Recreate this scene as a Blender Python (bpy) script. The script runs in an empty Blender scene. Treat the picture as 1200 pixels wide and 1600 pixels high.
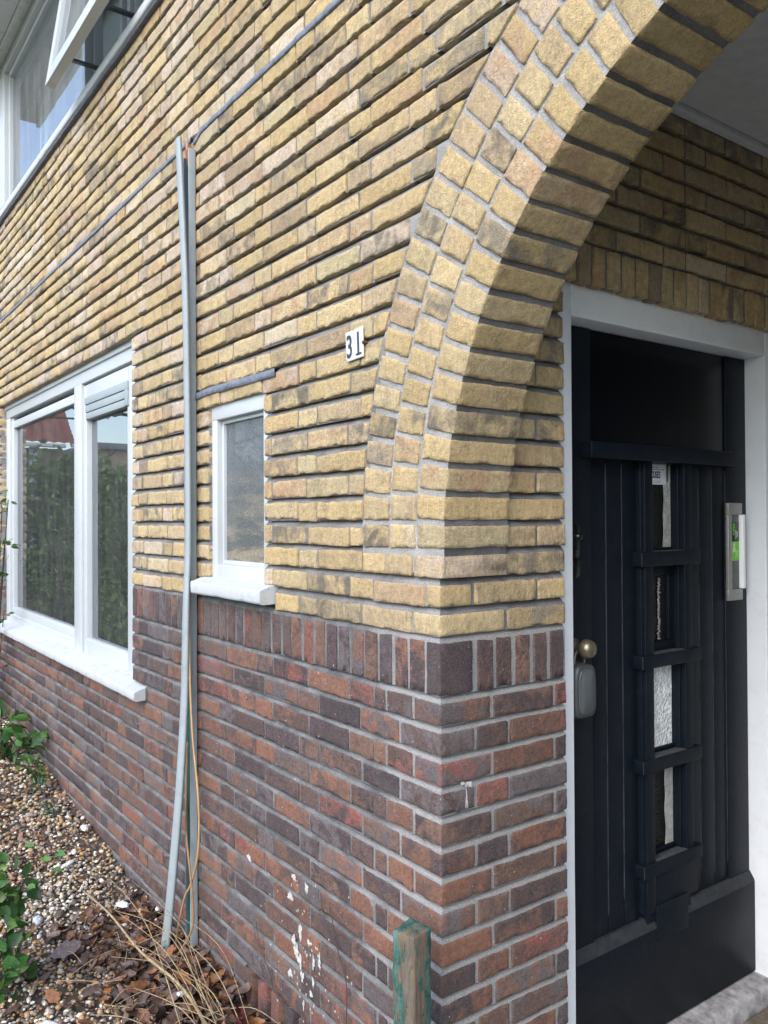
import bpy, bmesh, math, random
import numpy as np
from mathutils import Vector, Matrix

# ------------------------------------------------------------------ camera, sky, sun, exposure
scene = bpy.context.scene
col = scene.collection
CAM = Vector((1.4807, -1.2354, 0.275))
YAW, PITCH, ROLL = 0.62824, 0.009675, -0.0050755
cd = bpy.data.cameras.new('camera')
cam = bpy.data.objects.new('camera', cd)
col.objects.link(cam)
sy, cy = math.sin(YAW), math.cos(YAW)
R0 = Vector((sy, cy, 0)); F0 = Vector((-cy, sy, 0)); U0 = Vector((0, 0, 1))
F1 = F0 * math.cos(PITCH) + U0 * math.sin(PITCH)
U1 = U0 * math.cos(PITCH) - F0 * math.sin(PITCH)
R2 = R0 * math.cos(ROLL) + U1 * math.sin(ROLL)
U2 = U1 * math.cos(ROLL) - R0 * math.sin(ROLL)
cam.matrix_world = Matrix(((R2.x, U2.x, -F1.x, CAM.x), (R2.y, U2.y, -F1.y, CAM.y), (R2.z, U2.z, -F1.z, CAM.z), (0, 0, 0, 1)))
cd.sensor_fit = 'VERTICAL'; cd.sensor_height = 36.0; cd.lens = 1285.9 / 1600 * 36.0
cd.clip_start = 0.02; cd.clip_end = 2000
scene.camera = cam

SUN_DIR = Vector((0.34, -0.74, 0.72)).normalized()
SUN_EL = math.asin(SUN_DIR.z); SUN_ROT = math.atan2(SUN_DIR.x, SUN_DIR.y)
world = bpy.data.worlds.new('World'); scene.world = world; world.use_nodes = True
wn = world.node_tree.nodes; wl = world.node_tree.links
bg = wn['Background']; bg.inputs['Strength'].default_value = 0.15
sky = wn.new('ShaderNodeTexSky'); sky.sky_type = 'NISHITA'; sky.sun_disc = False
sky.sun_elevation = SUN_EL; sky.sun_rotation = SUN_ROT
sky.air_density = 1.0; sky.dust_density = 1.5; sky.ozone_density = 1.0
wl.new(sky.outputs['Color'], bg.inputs['Color'])
sd = bpy.data.lights.new('sun', 'SUN'); sd.energy = 0.75; sd.angle = math.radians(60); sd.color = (1.0, 0.95, 0.88)
sun = bpy.data.objects.new('sun', sd); col.objects.link(sun)
sun.rotation_euler = SUN_DIR.to_track_quat('Z', 'Y').to_euler()
scene.view_settings.view_transform = 'Standard'
scene.view_settings.look = 'None'
scene.view_settings.gamma = 1.0
scene.view_settings.exposure = 1.7

random.seed(5)
rng = np.random.default_rng(11)

# ------------------------------------------------------------------ numpy noise
def _hash(ix, iy, iz, s):
    h = (ix * 374761393 + iy * 668265263 + iz * 2147483647 + s * 974634777) & 0xFFFFFFFF
    h = ((h ^ (h >> 13)) * 1274126177) & 0xFFFFFFFF
    h = (h ^ (h >> 16)) & 0xFFFFFF
    return h / float(0xFFFFFF) * 2 - 1

def vnoise(P, scale, seed=0):
    Q = np.asarray(P, float) * scale + 137.31
    I = np.floor(Q).astype(np.int64); f = Q - I
    f = f * f * (3 - 2 * f)
    out = 0
    for dx in (0, 1):
        wx = f[..., 0] if dx else 1 - f[..., 0]
        for dy in (0, 1):
            wy = f[..., 1] if dy else 1 - f[..., 1]
            for dz in (0, 1):
                wz = f[..., 2] if dz else 1 - f[..., 2]
                out = out + wx * wy * wz * _hash(I[..., 0] + dx, I[..., 1] + dy, I[..., 2] + dz, seed)
    return out

# ------------------------------------------------------------------ object helpers
def tag(o, label=None, cat=None, group=None, kind=None):
    if label: o['label'] = label
    if cat: o['category'] = cat
    if group: o['group'] = group
    if kind: o['kind'] = kind
    return o

def empty(name, loc=(0, 0, 0), label=None, cat=None, group=None, rz=0.0):
    o = bpy.data.objects.new(name, None); col.objects.link(o)
    o.location = loc; o.rotation_euler = (0, 0, rz); o.empty_display_size = 0.1
    return tag(o, label, cat, group)

def link_mesh(name, me, mats, parent=None, smooth=True, world=True):
    o = bpy.data.objects.new(name, me); col.objects.link(o)
    for m in (mats if isinstance(mats, (list, tuple)) else [mats]): me.materials.append(m)
    if smooth: me.polygons.foreach_set('use_smooth', np.ones(len(me.polygons), bool))
    if parent is not None:
        o.parent = parent
        if world:                                    # vertices were given in world space
            M = Matrix.Identity(4); p = parent
            while p is not None:
                M = (Matrix.Translation(p.location) @ p.rotation_euler.to_matrix().to_4x4()) @ M
                p = p.parent
            me.transform(M.inverted())
    me.update()
    return o

class Acc:
    """collects quads / triangles and two colours per vertex, then makes ONE mesh object"""
    def __init__(s): s.v = []; s.f = []; s.m = []; s.c1 = []; s.c2 = []; s.n = 0
    def add(s, V, Fq, mat=0, c1=(1, 1, 1), c2=None):
        V = np.asarray(V, float).reshape(-1, 3); Fq = np.asarray(Fq, np.int64)
        s.v.append(V); s.f.append(Fq + s.n); s.m.append(np.full(len(Fq), mat, np.int32))
        c1 = np.broadcast_to(np.asarray(c1, float), V.shape); c2 = c1 if c2 is None else np.broadcast_to(np.asarray(c2, float), V.shape)
        s.c1.append(c1); s.c2.append(c2); s.n += len(V)
    def grid(s, P, mat=0, c1=(1, 1, 1), c2=None, flip=False):
        nu, nv = P.shape[:2]; idx = np.arange(nu * nv).reshape(nu, nv)
        q = np.stack([idx[:-1, :-1], idx[1:, :-1], idx[1:, 1:], idx[:-1, 1:]], -1).reshape(-1, 4)
        if flip: q = q[:, ::-1]
        s.add(P.reshape(-1, 3), q, mat, c1, c2)
    def build(s, name, mats, parent=None, smooth=True):
        V = np.concatenate(s.v); me = bpy.data.meshes.new(name)
        sizes = np.concatenate([np.full(len(f), f.shape[1], np.int32) for f in s.f])
        loops = np.concatenate([f.ravel() for f in s.f]).astype(np.int32)
        me.vertices.add(len(V)); me.vertices.foreach_set('co', V.ravel())
        me.loops.add(len(loops)); me.loops.foreach_set('vertex_index', loops)
        me.polygons.add(len(sizes))
        st = np.concatenate([[0], np.cumsum(sizes)[:-1]]).astype(np.int32)
        me.polygons.foreach_set('loop_start', st)
        me.polygons.foreach_set('material_index', np.concatenate(s.m))
        for nm, cc in (('tone', s.c1), ('tone_b', s.c2)):
            a = me.attributes.new(nm, 'FLOAT_COLOR', 'POINT')
            c = np.concatenate(cc); a.data.foreach_set('color', np.c_[c, np.ones(len(c))].ravel())
        me.update(calc_edges=True); me.validate()
        return link_mesh(name, me, mats, parent, smooth)

# rounded, slightly ragged boxes: H = (N,8,3) corners (i + 2*j + 4*k), all made at once
def add_boxes(acc, H, c1=(1, 1, 1), c2=None, mat=0, seg=(4, 2, 2), r=0.004, amp=0.0, ragged=0.0, back=True, deep_round=True, fmap=None):
    H = np.asarray(H, float).reshape(-1, 8, 3); N = len(H)
    if N == 0: return
    L = np.stack([np.linalg.norm(H[:, 1] - H[:, 0], axis=1), np.linalg.norm(H[:, 2] - H[:, 0], axis=1), np.linalg.norm(H[:, 4] - H[:, 0], axis=1)], 1)
    rr = np.minimum(r, L.min(axis=1) * 0.45)
    T = []
    for a in range(3):
        n = seg[a]; hi = True if (a != 1 or deep_round) else False
        parts = [np.zeros(N), rr * .35, rr]
        for q in range(1, n): parts.append(rr + (L[:, a] - (2 if hi else 1) * rr) * q / n)
        if hi: parts += [L[:, a] - rr, L[:, a] - rr * .35]
        parts.append(L[:, a]); T.append(np.stack(parts, 1))
    nx, ny, nz = [t.shape[1] for t in T]
    ids = -np.ones((nx, ny, nz), int); lst = []
    for i in range(nx):
        for j in range(ny):
            for k in range(nz):
                on = i in (0, nx - 1) or k in (0, nz - 1) or j == 0 or (j == ny - 1 and back)
                if on: ids[i, j, k] = len(lst); lst.append((i, j, k))
    lst = np.array(lst); Fq = []
    def face(A, fl):
        q = np.stack([A[:-1, :-1], A[1:, :-1], A[1:, 1:], A[:-1, 1:]], -1).reshape(-1, 4)
        q = q[(q >= 0).all(1)]; Fq.append(q[:, ::-1] if fl else q)
    face(ids[:, 0, :], False); face(ids[0, :, :], True); face(ids[-1, :, :], False)
    face(ids[:, :, 0], True); face(ids[:, :, -1], False)
    if back: face(ids[:, -1, :], True)
    Fq = np.concatenate(Fq)
    p = np.stack([T[a][:, lst[:, a]] for a in range(3)], -1)          # N,M,3 local
    Lb = L[:, None, :]; rb = rr[:, None, None]
    lo = np.broadcast_to(rb, p.shape); hi = np.broadcast_to(Lb - rb, p.shape).copy()
    if not deep_round: hi[..., 1] = np.broadcast_to(Lb[..., 1], hi[..., 1].shape)
    c = np.clip(p, lo, hi); d = p - c; ln = np.linalg.norm(d, axis=-1, keepdims=True)
    dn = np.where(ln > 1e-9, d / np.maximum(ln, 1e-9), 0)
    p = c + dn * rb
    edge = (np.abs(dn).max(-1) < 0.98) & (ln[..., 0] > 1e-9)
    u = p / Lb
    def tri(u):
        out = 0
        for k in (0, 1):
            wk = u[..., 2:3] if k else 1 - u[..., 2:3]
            for j in (0, 1):
                wj = u[..., 1:2] if j else 1 - u[..., 1:2]
                for i in (0, 1):
                    wi = u[..., 0:1] if i else 1 - u[..., 0:1]
                    out = out + wi * wj * wk * H[:, None, i + 2 * j + 4 * k]
        return out
    if amp or ragged:
        W = tri(u) + rng.uniform(-9, 9, (N, 1, 3))
        if amp:
            nn = vnoise(W, 28, 1) * .6 + vnoise(W, 90, 2) * .4
            p = p + dn * (nn * amp)[..., None]
        if ragged:
            e = np.maximum(0, vnoise(W, 75, 3) * .7 + vnoise(W, 210, 4) * .6 - .02)
            low = np.where(dn[..., 2] < -.3, 1.3, .8)
            p = p - dn * (e * ragged * edge * low)[..., None]
            p[..., 2] += np.where(np.abs(dn[..., 2]) > .3, vnoise(W, 45, 7) * ragged * .35, 0)
        u = p / Lb
    V = tri(u)
    if fmap is not None: V = fmap(V)
    M = V.shape[1]
    c1 = np.asarray(c1, float)
    c2 = c1 if c2 is None else np.asarray(c2, float)
    ex = lambda c: np.repeat(c, M, axis=0) if c.ndim == 2 else c
    F = (Fq[None] + (np.arange(N) * M)[:, None, None]).reshape(-1, 4)
    acc.add(V.reshape(-1, 3), F, mat, ex(c1), ex(c2))

def HB(x0, x1, y0, y1, z0, z1):
    return [(x1 if i & 1 else x0, y1 if i & 2 else y0, z1 if i & 4 else z0) for i in range(8)]

def boxes(name, lst, mat, parent=None, r=0.002, amp=0.0, ragged=0.0, seg=(1, 1, 1), shear=None):
    a = Acc(); H = np.array([HB(*b) for b in lst])
    add_boxes(a, H, seg=seg, r=r, amp=amp, ragged=ragged)
    return a.build(name, mat, parent)

def tube_pts(acc, pts, rad, n=8, c1=(1, 1, 1), mat=0):
    pts = [Vector(p) for p in pts]; rads = rad if isinstance(rad, (list, tuple, np.ndarray)) else [rad] * len(pts)
    rings = []; up = None
    for i, p in enumerate(pts):
        t = (pts[min(i + 1, len(pts) - 1)] - pts[max(i - 1, 0)]).normalized()
        if up is None: up = Vector((0, 0, 1)) if abs(t.z) < .9 else Vector((1, 0, 0))
        b = t.cross(up).normalized(); up = b.cross(t).normalized()
        rings.append([tuple(p + (b * math.cos(2 * math.pi * k / n) + up * math.sin(2 * math.pi * k / n)) * rads[i]) for k in range(n)])
    V = np.array(rings); idx = np.arange(V.shape[0] * n).reshape(-1, n); j = np.roll(idx, -1, axis=1)
    q = np.stack([idx[:-1], j[:-1], j[1:], idx[1:]], -1).reshape(-1, 4)
    acc.add(V.reshape(-1, 3), q, mat, c1)
    for ring, fl in ((idx[0], True), (idx[-1], False)):
        f = ring[None, ::-1] if fl else ring[None]
        acc.f.append(f + acc.n - V.shape[0] * n); acc.m.append(np.full(1, mat, np.int32))

def spline(pts, n=10):
    P = [Vector(p) for p in pts]; out = []
    for i in range(len(P) - 1):
        p0 = P[max(i - 1, 0)]; p1 = P[i]; p2 = P[i + 1]; p3 = P[min(i + 2, len(P) - 1)]
        for k in range(n):
            t = k / n
            out.append(0.5 * ((2 * p1) + (p2 - p0) * t + (2 * p0 - 5 * p1 + 4 * p2 - p3) * t * t + (3 * p1 - p0 - 3 * p2 + p3) * t ** 3))
    out.append(P[-1]); return out

# ------------------------------------------------------------------ materials
def new_mat(name):
    m = bpy.data.materials.new(name); m.use_nodes = True
    nt = m.node_tree; nt.nodes.clear()
    out = nt.nodes.new('ShaderNodeOutputMaterial'); b = nt.nodes.new('ShaderNodeBsdfPrincipled')
    nt.links.new(b.outputs[0], out.inputs[0])
    return m, nt, b

class NT:
    def __init__(s, nt):
        s.nt = nt; s.tc = nt.nodes.new('ShaderNodeTexCoord')
        s.geo = nt.nodes.new('ShaderNodeNewGeometry')
    def n(s, t, **k):
        x = s.nt.nodes.new(t)
        for a, b in k.items(): setattr(x, a, b)
        return x
    def l(s, a, b): s.nt.links.new(a, b)
    def pos(s, sc=(1, 1, 1)):
        m = s.n('ShaderNodeMapping'); m.inputs['Scale'].default_value = sc
        s.l(s.geo.outputs['Position'], m.inputs['Vector']); return m.outputs[0]
    def noise(s, scale, detail=4, rough=.55, vec=None, dist=0.0):
        x = s.n('ShaderNodeTexNoise'); x.inputs['Scale'].default_value = scale; x.inputs['Detail'].default_value = detail
        x.inputs['Roughness'].default_value = rough; x.inputs['Distortion'].default_value = dist
        s.l(vec if vec is not None else s.geo.outputs['Position'], x.inputs['Vector']); return x.outputs['Fac']
    def ramp(s, fac, stops):
        x = s.n('ShaderNodeValToRGB'); e = x.color_ramp.elements
        while len(e) < len(stops): e.new(0.5)
        for el, (p, c) in zip(e, stops):
            el.position = p; el.color = (*c, 1) if isinstance(c, tuple) else (c, c, c, 1)
        s.l(fac, x.inputs[0]); return x.outputs[0]
    def mix(s, a, b, fac, mode='MIX'):
        x = s.n('ShaderNodeMix', data_type='RGBA', blend_type=mode)
        for v, i in ((fac, 0), (a, 6), (b, 7)):
            if isinstance(v, (int, float)): x.inputs[i].default_value = v
            elif isinstance(v, tuple): x.inputs[i].default_value = (*v, 1)
            else: s.l(v, x.inputs[i])
        return x.outputs[2]
    def math(s, op, a, b=0.0, clamp=False):
        x = s.n('ShaderNodeMath', operation=op); x.use_clamp = clamp
        for v, i in ((a, 0), (b, 1)):
            if isinstance(v, (int, float)): x.inputs[i].default_value = v
            else: s.l(v, x.inputs[i])
        return x.outputs[0]
    def bump(s, h, strength, dist, b, prev=None):
        x = s.n('ShaderNodeBump'); x.inputs['Strength'].default_value = strength; x.inputs['Distance'].default_value = dist
        s.l(h, x.inputs['Height'])
        if prev is not None: s.l(prev, x.inputs['Normal'])
        s.l(x.outputs[0], b.inputs['Normal']); return x.outputs[0]
    def attr(s, name):
        x = s.n('ShaderNodeAttribute'); x.attribute_name = name; return x.outputs['Color']

def mat_yellow():
    m, nt, b = new_mat('yellow_brick'); k = NT(nt)
    c1, c2 = k.attr('tone'), k.attr('tone_b')
    msk = k.ramp(k.noise(14, 3, .6, dist=.6), [(.40, 0.0), (.62, 1.0)])
    c = k.mix(c1, c2, msk)
    c = k.mix(c, k.ramp(k.noise(60, 6, .72), [(.3, .72), (.7, 1.24)]), .8, 'MULTIPLY')
    c = k.mix(c, k.ramp(k.noise(330, 3, .7), [(.3, .65), (.7, 1.34)]), .6, 'MULTIPLY')
    # scratchy vertical drag marks of hand-moulded brick
    drag = k.noise(1, 5, .7, k.pos((160, 160, 22)))
    c = k.mix(c, k.ramp(drag, [(.3, .80), (.7, 1.16)]), .7, 'MULTIPLY')
    # soot and lichen: blotches with their own shape
    soot = k.math('MULTIPLY', k.ramp(k.noise(7.5, 5, .65, dist=1.0), [(.49, 0.0), (.64, 1.0)]), k.ramp(k.noise(38, 5, .75), [(.38, 0.0), (.60, 1.0)]))
    c = k.mix(c, (.10, .085, .065), k.math('MULTIPLY', soot, .46))
    pale = k.ramp(k.noise(190, 2, .6), [(.66, 0.0), (.74, 1.0)])
    c = k.mix(c, (.55, .50, .40), k.math('MULTIPLY', pale, .28))
    pit = k.ramp(k.noise(240, 2, .6), [(.30, 1.0), (.37, 0.0)])
    c = k.mix(c, (.12, .09, .05), k.math('MULTIPLY', pit, .55))
    k.l(c, b.inputs['Base Color']); b.inputs['Roughness'].default_value = .9
    h = k.math('ADD', k.math('MULTIPLY', drag, .6), k.math('ADD', k.math('MULTIPLY', k.noise(320, 4, .7), .8), k.math('MULTIPLY', k.noise(90, 4, .65), 1.2)))
    k.bump(h, .9, .0058, b)
    return m

def mat_dark():
    m, nt, b = new_mat('dark_brick'); k = NT(nt)
    c1, c2 = k.attr('tone'), k.attr('tone_b')
    msk = k.ramp(k.noise(15, 4, .6, dist=.8), [(.42, 0.0), (.60, 1.0)])
    c = k.mix(c1, c2, msk)
    c = k.mix(c, k.ramp(k.noise(70, 5, .7), [(.3, .55), (.7, 1.42)]), .8, 'MULTIPLY')
    sp = k.ramp(k.noise(430, 3, .6), [(.50, 0.0), (.66, 1.0)])
    c = k.mix(c, (.30, .245, .23), k.math('MULTIPLY', sp, .42))
    blk = k.ramp(k.noise(260, 3, .6), [(.32, 1.0), (.42, 0.0)])
    c = k.mix(c, (.018, .015, .016), k.math('MULTIPLY', blk, .6))
    bloom = k.ramp(k.noise(3.2, 5, .7), [(.52, 0.0), (.72, 1.0)])
    c = k.mix(c, (.20, .18, .18), k.math('MULTIPLY', bloom, .16))
    spl = k.ramp(k.noise(120, 1, .4), [(.76, 0.0), (.78, 1.0)])
    c = k.mix(c, (.55, .53, .5), k.math('MULTIPLY', spl, .7))
    k.l(c, b.inputs['Base Color']); b.inputs['Roughness'].default_value = .78
    b.inputs['Specular IOR Level'].default_value = .4
    h = k.math('ADD', k.math('MULTIPLY', k.noise(350, 4, .7), .9), k.math('MULTIPLY', k.noise(80, 4, .65), 1.3))
    k.bump(h, .9, .0052, b)
    return m

def mat_mortar(name, a, bcol, fresh=None):
    m, nt, b = new_mat(name); k = NT(nt)
    c = k.mix(a, bcol, k.ramp(k.noise(9, 5, .65), [(.38, 0.0), (.62, 1.0)]))
    if fresh:                                   # repointed in a paler mix near the corner
        sp = k.n('ShaderNodeSeparateXYZ'); k.l(k.geo.outputs['Position'], sp.inputs[0])
        e = k.math('ADD', sp.outputs[0], k.math('MULTIPLY', k.math('SUBTRACT', k.noise(5, 4, .6), .5), .9))
        c = k.mix(c, fresh, k.ramp(k.math('ADD', e, 1.0), [(.66, 0.0), (.90, 1.0)]))
    c = k.mix(c, k.ramp(k.noise(260, 3, .7), [(.3, .55), (.7, 1.4)]), .8, 'MULTIPLY')
    k.l(c, b.inputs['Base Color']); b.inputs['Roughness'].default_value = .95
    k.bump(k.math('ADD', k.noise(420, 3, .7), k.noise(110, 4, .7)), .8, .0028, b)
    return m

def mat_paint(name, colr, rough=.35, dirt_haze=.25, dirt_col=(.35, .33, .28), bump=.25, crack=False, spec=.5):
    m, nt, b = new_mat(name); k = NT(nt)
    c = k.mix(colr, tuple(min(1, x * .86) for x in colr), k.noise(6, 4, .6))
    d = k.math('MULTIPLY', k.ramp(k.noise(22, 6, .72), [(.52, 0.0), (.75, 1.0)]), dirt_haze)
    c = k.mix(c, dirt_col, d)
    spk = k.math('MULTIPLY', k.ramp(k.noise(140, 2, .6), [(.69, 0.0), (.74, 1.0)]), min(1, dirt_haze * 2))
    c = k.mix(c, tuple(x * .4 for x in dirt_col), spk)
    if crack:
        ck = k.ramp(k.noise(1, 5, .8, k.pos((260, 260, 6))), [(.30, 1.0), (.36, 0.0)])
        c = k.mix(c, tuple(x * .6 for x in dirt_col), k.math('MULTIPLY', ck, .35))
    k.l(c, b.inputs['Base Color']); b.inputs['Roughness'].default_value = rough
    b.inputs['Specular IOR Level'].default_value = spec
    k.bump(k.math('ADD', k.noise(60, 4, .6), k.math('MULTIPLY', k.noise(300, 2, .5), .3)), bump, .0015, b)
    return m

def mat_plain(name, colr, rough=.6, metal=0.0, var=.25, scale=40, bump=.2, spec=.5, coat=0.0):
    m, nt, b = new_mat(name); k = NT(nt)
    c = k.mix(colr, k.ramp(k.noise(scale, 5, .65), [(.3, 1 - var), (.7, 1 + var)]), 1.0, 'MULTIPLY')
    k.l(c, b.inputs['Base Color']); b.inputs['Roughness'].default_value = rough; b.inputs['Metallic'].default_value = metal
    b.inputs['Specular IOR Level'].default_value = spec; b.inputs['Coat Weight'].default_value = coat
    if bump: k.bump(k.noise(scale * 4, 4, .65), bump, .002, b)
    return m

def mat_attr(name, rough=.7, var=.35, scale=90, bump=.4, spec=.4, trans=0.0):
    m, nt, b = new_mat(name); k = NT(nt)
    c = k.mix(k.attr('tone'), k.ramp(k.noise(scale, 5, .65), [(.3, 1 - var), (.7, 1 + var)]), 1.0, 'MULTIPLY')
    k.l(c, b.inputs['Base Color']); b.inputs['Roughness'].default_value = rough; b.inputs['Specular IOR Level'].default_value = spec
    if bump: k.bump(k.noise(scale * 3, 4, .65), bump, .002, b)
    if trans:
        t = k.n('ShaderNodeBsdfTranslucent'); k.l(c, t.inputs[0]); mx = k.n('ShaderNodeMixShader'); mx.inputs[0].default_value = trans
        out = [x for x in nt.nodes if x.type == 'OUTPUT_MATERIAL'][0]
        k.l(b.outputs[0], mx.inputs[1]); k.l(t.outputs[0], mx.inputs[2]); k.l(mx.outputs[0], out.inputs[0])
    return m

def mat_glass(name, ior=1.9, tint=(.86, .92, .9), rough=0.0, dirt_haze=.06, wav=.02):
    m, nt, b = new_mat(name); k = NT(nt)
    nt.nodes.remove(b)
    g = k.n('ShaderNodeBsdfGlossy'); g.inputs['Roughness'].default_value = rough; g.inputs['Color'].default_value = (.95, .97, 1, 1)
    t = k.n('ShaderNodeBsdfTransparent'); t.inputs['Color'].default_value = (*tint, 1)
    d = k.n('ShaderNodeBsdfDiffuse'); d.inputs['Color'].default_value = (.6, .63, .65, 1)
    fr = k.n('ShaderNodeFresnel'); fr.inputs['IOR'].default_value = ior
    bp = k.n('ShaderNodeBump'); bp.inputs['Strength'].default_value = wav; bp.inputs['Distance'].default_value = .02
    k.l(k.noise(3.5, 2, .5), bp.inputs['Height']); k.l(bp.outputs[0], g.inputs['Normal'])
    mx = k.n('ShaderNodeMixShader'); k.l(fr.outputs[0], mx.inputs[0]); k.l(t.outputs[0], mx.inputs[1]); k.l(g.outputs[0], mx.inputs[2])
    m2 = k.n('ShaderNodeMixShader')
    streak = k.ramp(k.noise(1, 5, .7, k.pos((14, 14, 3))), [(.30, .3), (.75, 1.0)])
    k.l(k.math('MULTIPLY', streak, dirt_haze), m2.inputs[0]); k.l(mx.outputs[0], m2.inputs[1]); k.l(d.outputs[0], m2.inputs[2])  # pale diffuse film: streaky dirt, plus haze painted over the reflections
    out = [x for x in nt.nodes if x.type == 'OUTPUT_MATERIAL'][0]
    k.l(m2.outputs[0], out.inputs[0])
    return m

M_Y = mat_yellow(); M_D = mat_dark()
M_MY = mat_mortar('grey_mortar', (.13, .125, .12), (.21, .205, .20), (.27, .265, .26))
M_MD = mat_mortar('plinth_mortar', (.085, .087, .09), (.185, .186, .186), (.26, .255, .25))
M_MA = mat_mortar('arch_mortar', (.27, .262, .25), (.38, .372, .36))
M_MS = mat_mortar('porch_mortar', (.13, .125, .13), (.20, .195, .195))
M_WHITE = mat_paint('white_gloss_paint', (.485, .52, .54), .36, .42, (.44, .42, .37), bump=.45, crack=True)
M_WFRAME = mat_paint('white_door_frame_paint', (.74, .78, .82), .4, .18, (.30, .29, .27))
M_SILL = mat_paint('white_masonry_paint', (.46, .485, .50), .7, .85, (.30, .285, .25), bump=.8)
M_NAVY = mat_paint('navy_black_door_paint', (.0045, .0080, .0135), .46, .14, (.045, .052, .06), bump=.5, spec=.18)
M_NAVYG = mat_paint('black_gloss_panel_paint', (.0025, .0035, .0055), .25, .05, (.03, .03, .04), bump=.15, spec=.15)
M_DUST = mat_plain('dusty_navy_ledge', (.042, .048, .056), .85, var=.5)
M_LEAD = mat_plain('lead', (.17, .185, .22), .55, .3, .4, 60, .5)
M_PVC = mat_paint('pale_grey_plastic', (.30, .345, .36), .5, .45, (.15, .16, .155), bump=.3)
M_PVCD = mat_paint('weathered_grey_plastic', (.15, .175, .19), .55, .5, (.07, .07, .07), bump=.3)
M_GLASS = mat_glass('window_glass', 3.6, dirt_haze=.085, wav=.003)
M_PLASTER = mat_plain('porch_plaster', (.52, .525, .515), .9, var=.1, scale=25, bump=.5)

# ------------------------------------------------------------------ brick layer
HY, HD = 0.0688, 0.0700            # course heights of yellow wall and dark plinth
BY, BDK = 0.0515, 0.0535           # brick heights
J = 0.0095
fac = lambda V: V
def jambmap(V):                     # local (s, depth, z) -> porch side wall x = 0 facing +x
    o = np.empty_like(V); o[..., 0] = -V[..., 1]; o[..., 1] = V[..., 0]; o[..., 2] = V[..., 2]; return o
XR = 2.142
def farmap(V):                      # porch wall opposite, facing -x
    o = np.empty_like(V); o[..., 0] = XR + V[..., 1]; o[..., 1] = -V[..., 0]; o[..., 2] = V[..., 2]; return o

YP = np.array([(.52, .375, .160), (.55, .42, .215), (.50, .365, .205), (.47, .385, .205), (.34, .245, .15), (.56, .405, .19), (.51, .395, .285), (.60, .49, .345), (.57, .45, .35)])
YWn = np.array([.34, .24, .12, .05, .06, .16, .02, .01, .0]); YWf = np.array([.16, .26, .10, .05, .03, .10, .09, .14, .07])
DP = np.array([(.062, .042, .044), (.105, .060, .048), (.205, .092, .056), (.115, .096, .098), (.048, .038, .042), (.158, .088, .062), (.215, .072, .055)])
DW = np.array([.23, .21, .14, .16, .08, .14, .04])
def pick_yellow(n, far=0.0):
    w = YWn * (1 - far) + YWf * far; w = w / w.sum()
    a = YP[rng.choice(len(YP), n, p=w)] * rng.uniform(.86, 1.06, (n, 1)); b = YP[rng.choice(len(YP), n, p=w)] * rng.uniform(.80, 1.1, (n, 1)); b = a * .4 + b * .6
    u = rng.random(n)[:, None]; b = np.where(u < .17, np.array([.20, .165, .115]) * rng.uniform(.8, 1.5, (n, 1)), np.where(u < .33, np.array([.46, .29, .15]), b))
    a = a * .86 + a.mean(1, keepdims=True) * np.array([.155, .14, .125]); b = b * .86 + b.mean(1, keepdims=True) * np.array([.155, .14, .125])
    return a, b
def pick_dark(n, redder=0.0):
    w = DW.copy(); w[[2, 5]] += redder; w /= w.sum()
    a = DP[rng.choice(len(DP), n, p=w)] * rng.uniform(.8, 1.2, (n, 1)); b = DP[rng.choice(len(DP), n, p=DW)] * rng.uniform(.8, 1.2, (n, 1))
    return a, b

class Layer:
    """lays flat-wall bricks into an Acc, grouped by resolution"""
    def __init__(s, kind): s.kind = kind; s.q = {}
    def brick(s, sb0, sb1, st0, st1, z0, z1, fmap=fac, depth=.07, near=True, front=None):
        s.q.setdefault((fmap, near), []).append((sb0, sb1, st0, st1, z0, z1, depth, front))
    def flush(s, acc, far_fn=None):
        for (fmap, near), L in s.q.items():
            H = []
            for (sb0, sb1, st0, st1, z0, z1, dp, fr) in L:
                jt = rng.normal(0, .0015, 4); f0 = rng.uniform(-.0016, .0016) if fr is None else fr; tw = rng.normal(0, .0008)
                z0a, z0b = z0 + jt[0], z0 + jt[1]; z1a, z1b = z1 + jt[2], z1 + jt[3]
                H.append([(sb0, f0 - tw, z0a), (sb1, f0 + tw, z0b), (sb0, dp, z0a), (sb1, dp, z0b),
                          (st0, f0 - tw, z1a), (st1, f0 + tw, z1b), (st0, dp, z1a), (st1, dp, z1b)])
            H = np.array(H); n = len(H)
            if s.kind == 'y':
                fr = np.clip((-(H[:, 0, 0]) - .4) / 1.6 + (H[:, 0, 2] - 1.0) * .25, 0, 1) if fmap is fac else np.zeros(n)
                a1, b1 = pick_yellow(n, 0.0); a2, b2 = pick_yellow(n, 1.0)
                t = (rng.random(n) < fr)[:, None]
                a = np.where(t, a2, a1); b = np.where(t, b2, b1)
            else:
                a, b = pick_dark(n)
            long_ = np.median(H[:, 1, 0] - H[:, 0, 0])
            seg = ((20, 1, 6) if near else (7, 1, 2))
            add_boxes(acc, H, a, b, 0, seg, .0023 if s.kind == 'y' else .0022, .0016, .0062 if s.kind == 'y' else .0046, back=False, deep_round=False, fmap=fmap)

def split(a, b, marks, half=J / 2):
    """brick spans between a and b given joint marks"""
    ms = [m for m in marks if a + .03 < m < b - .03]
    e = [a] + ms + [b]; out = []
    for i in range(len(e) - 1):
        out.append((e[i] + (half if i else 0), e[i + 1] - (half if i < len(e) - 2 else 0)))
    return out

def bond(odd, lo, hi):
    """chain bond along -x: two stretchers and a header, half a period shifted every other course"""
    P = .55; base = .547 if not odd else .272; m = []
    for k in range(-8, 22):
        h = base + P * k; m += [h, h + .11, h + .33]
    return sorted(-x + rng.normal(0, .0035) for x in m if lo < -x < hi)

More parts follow.
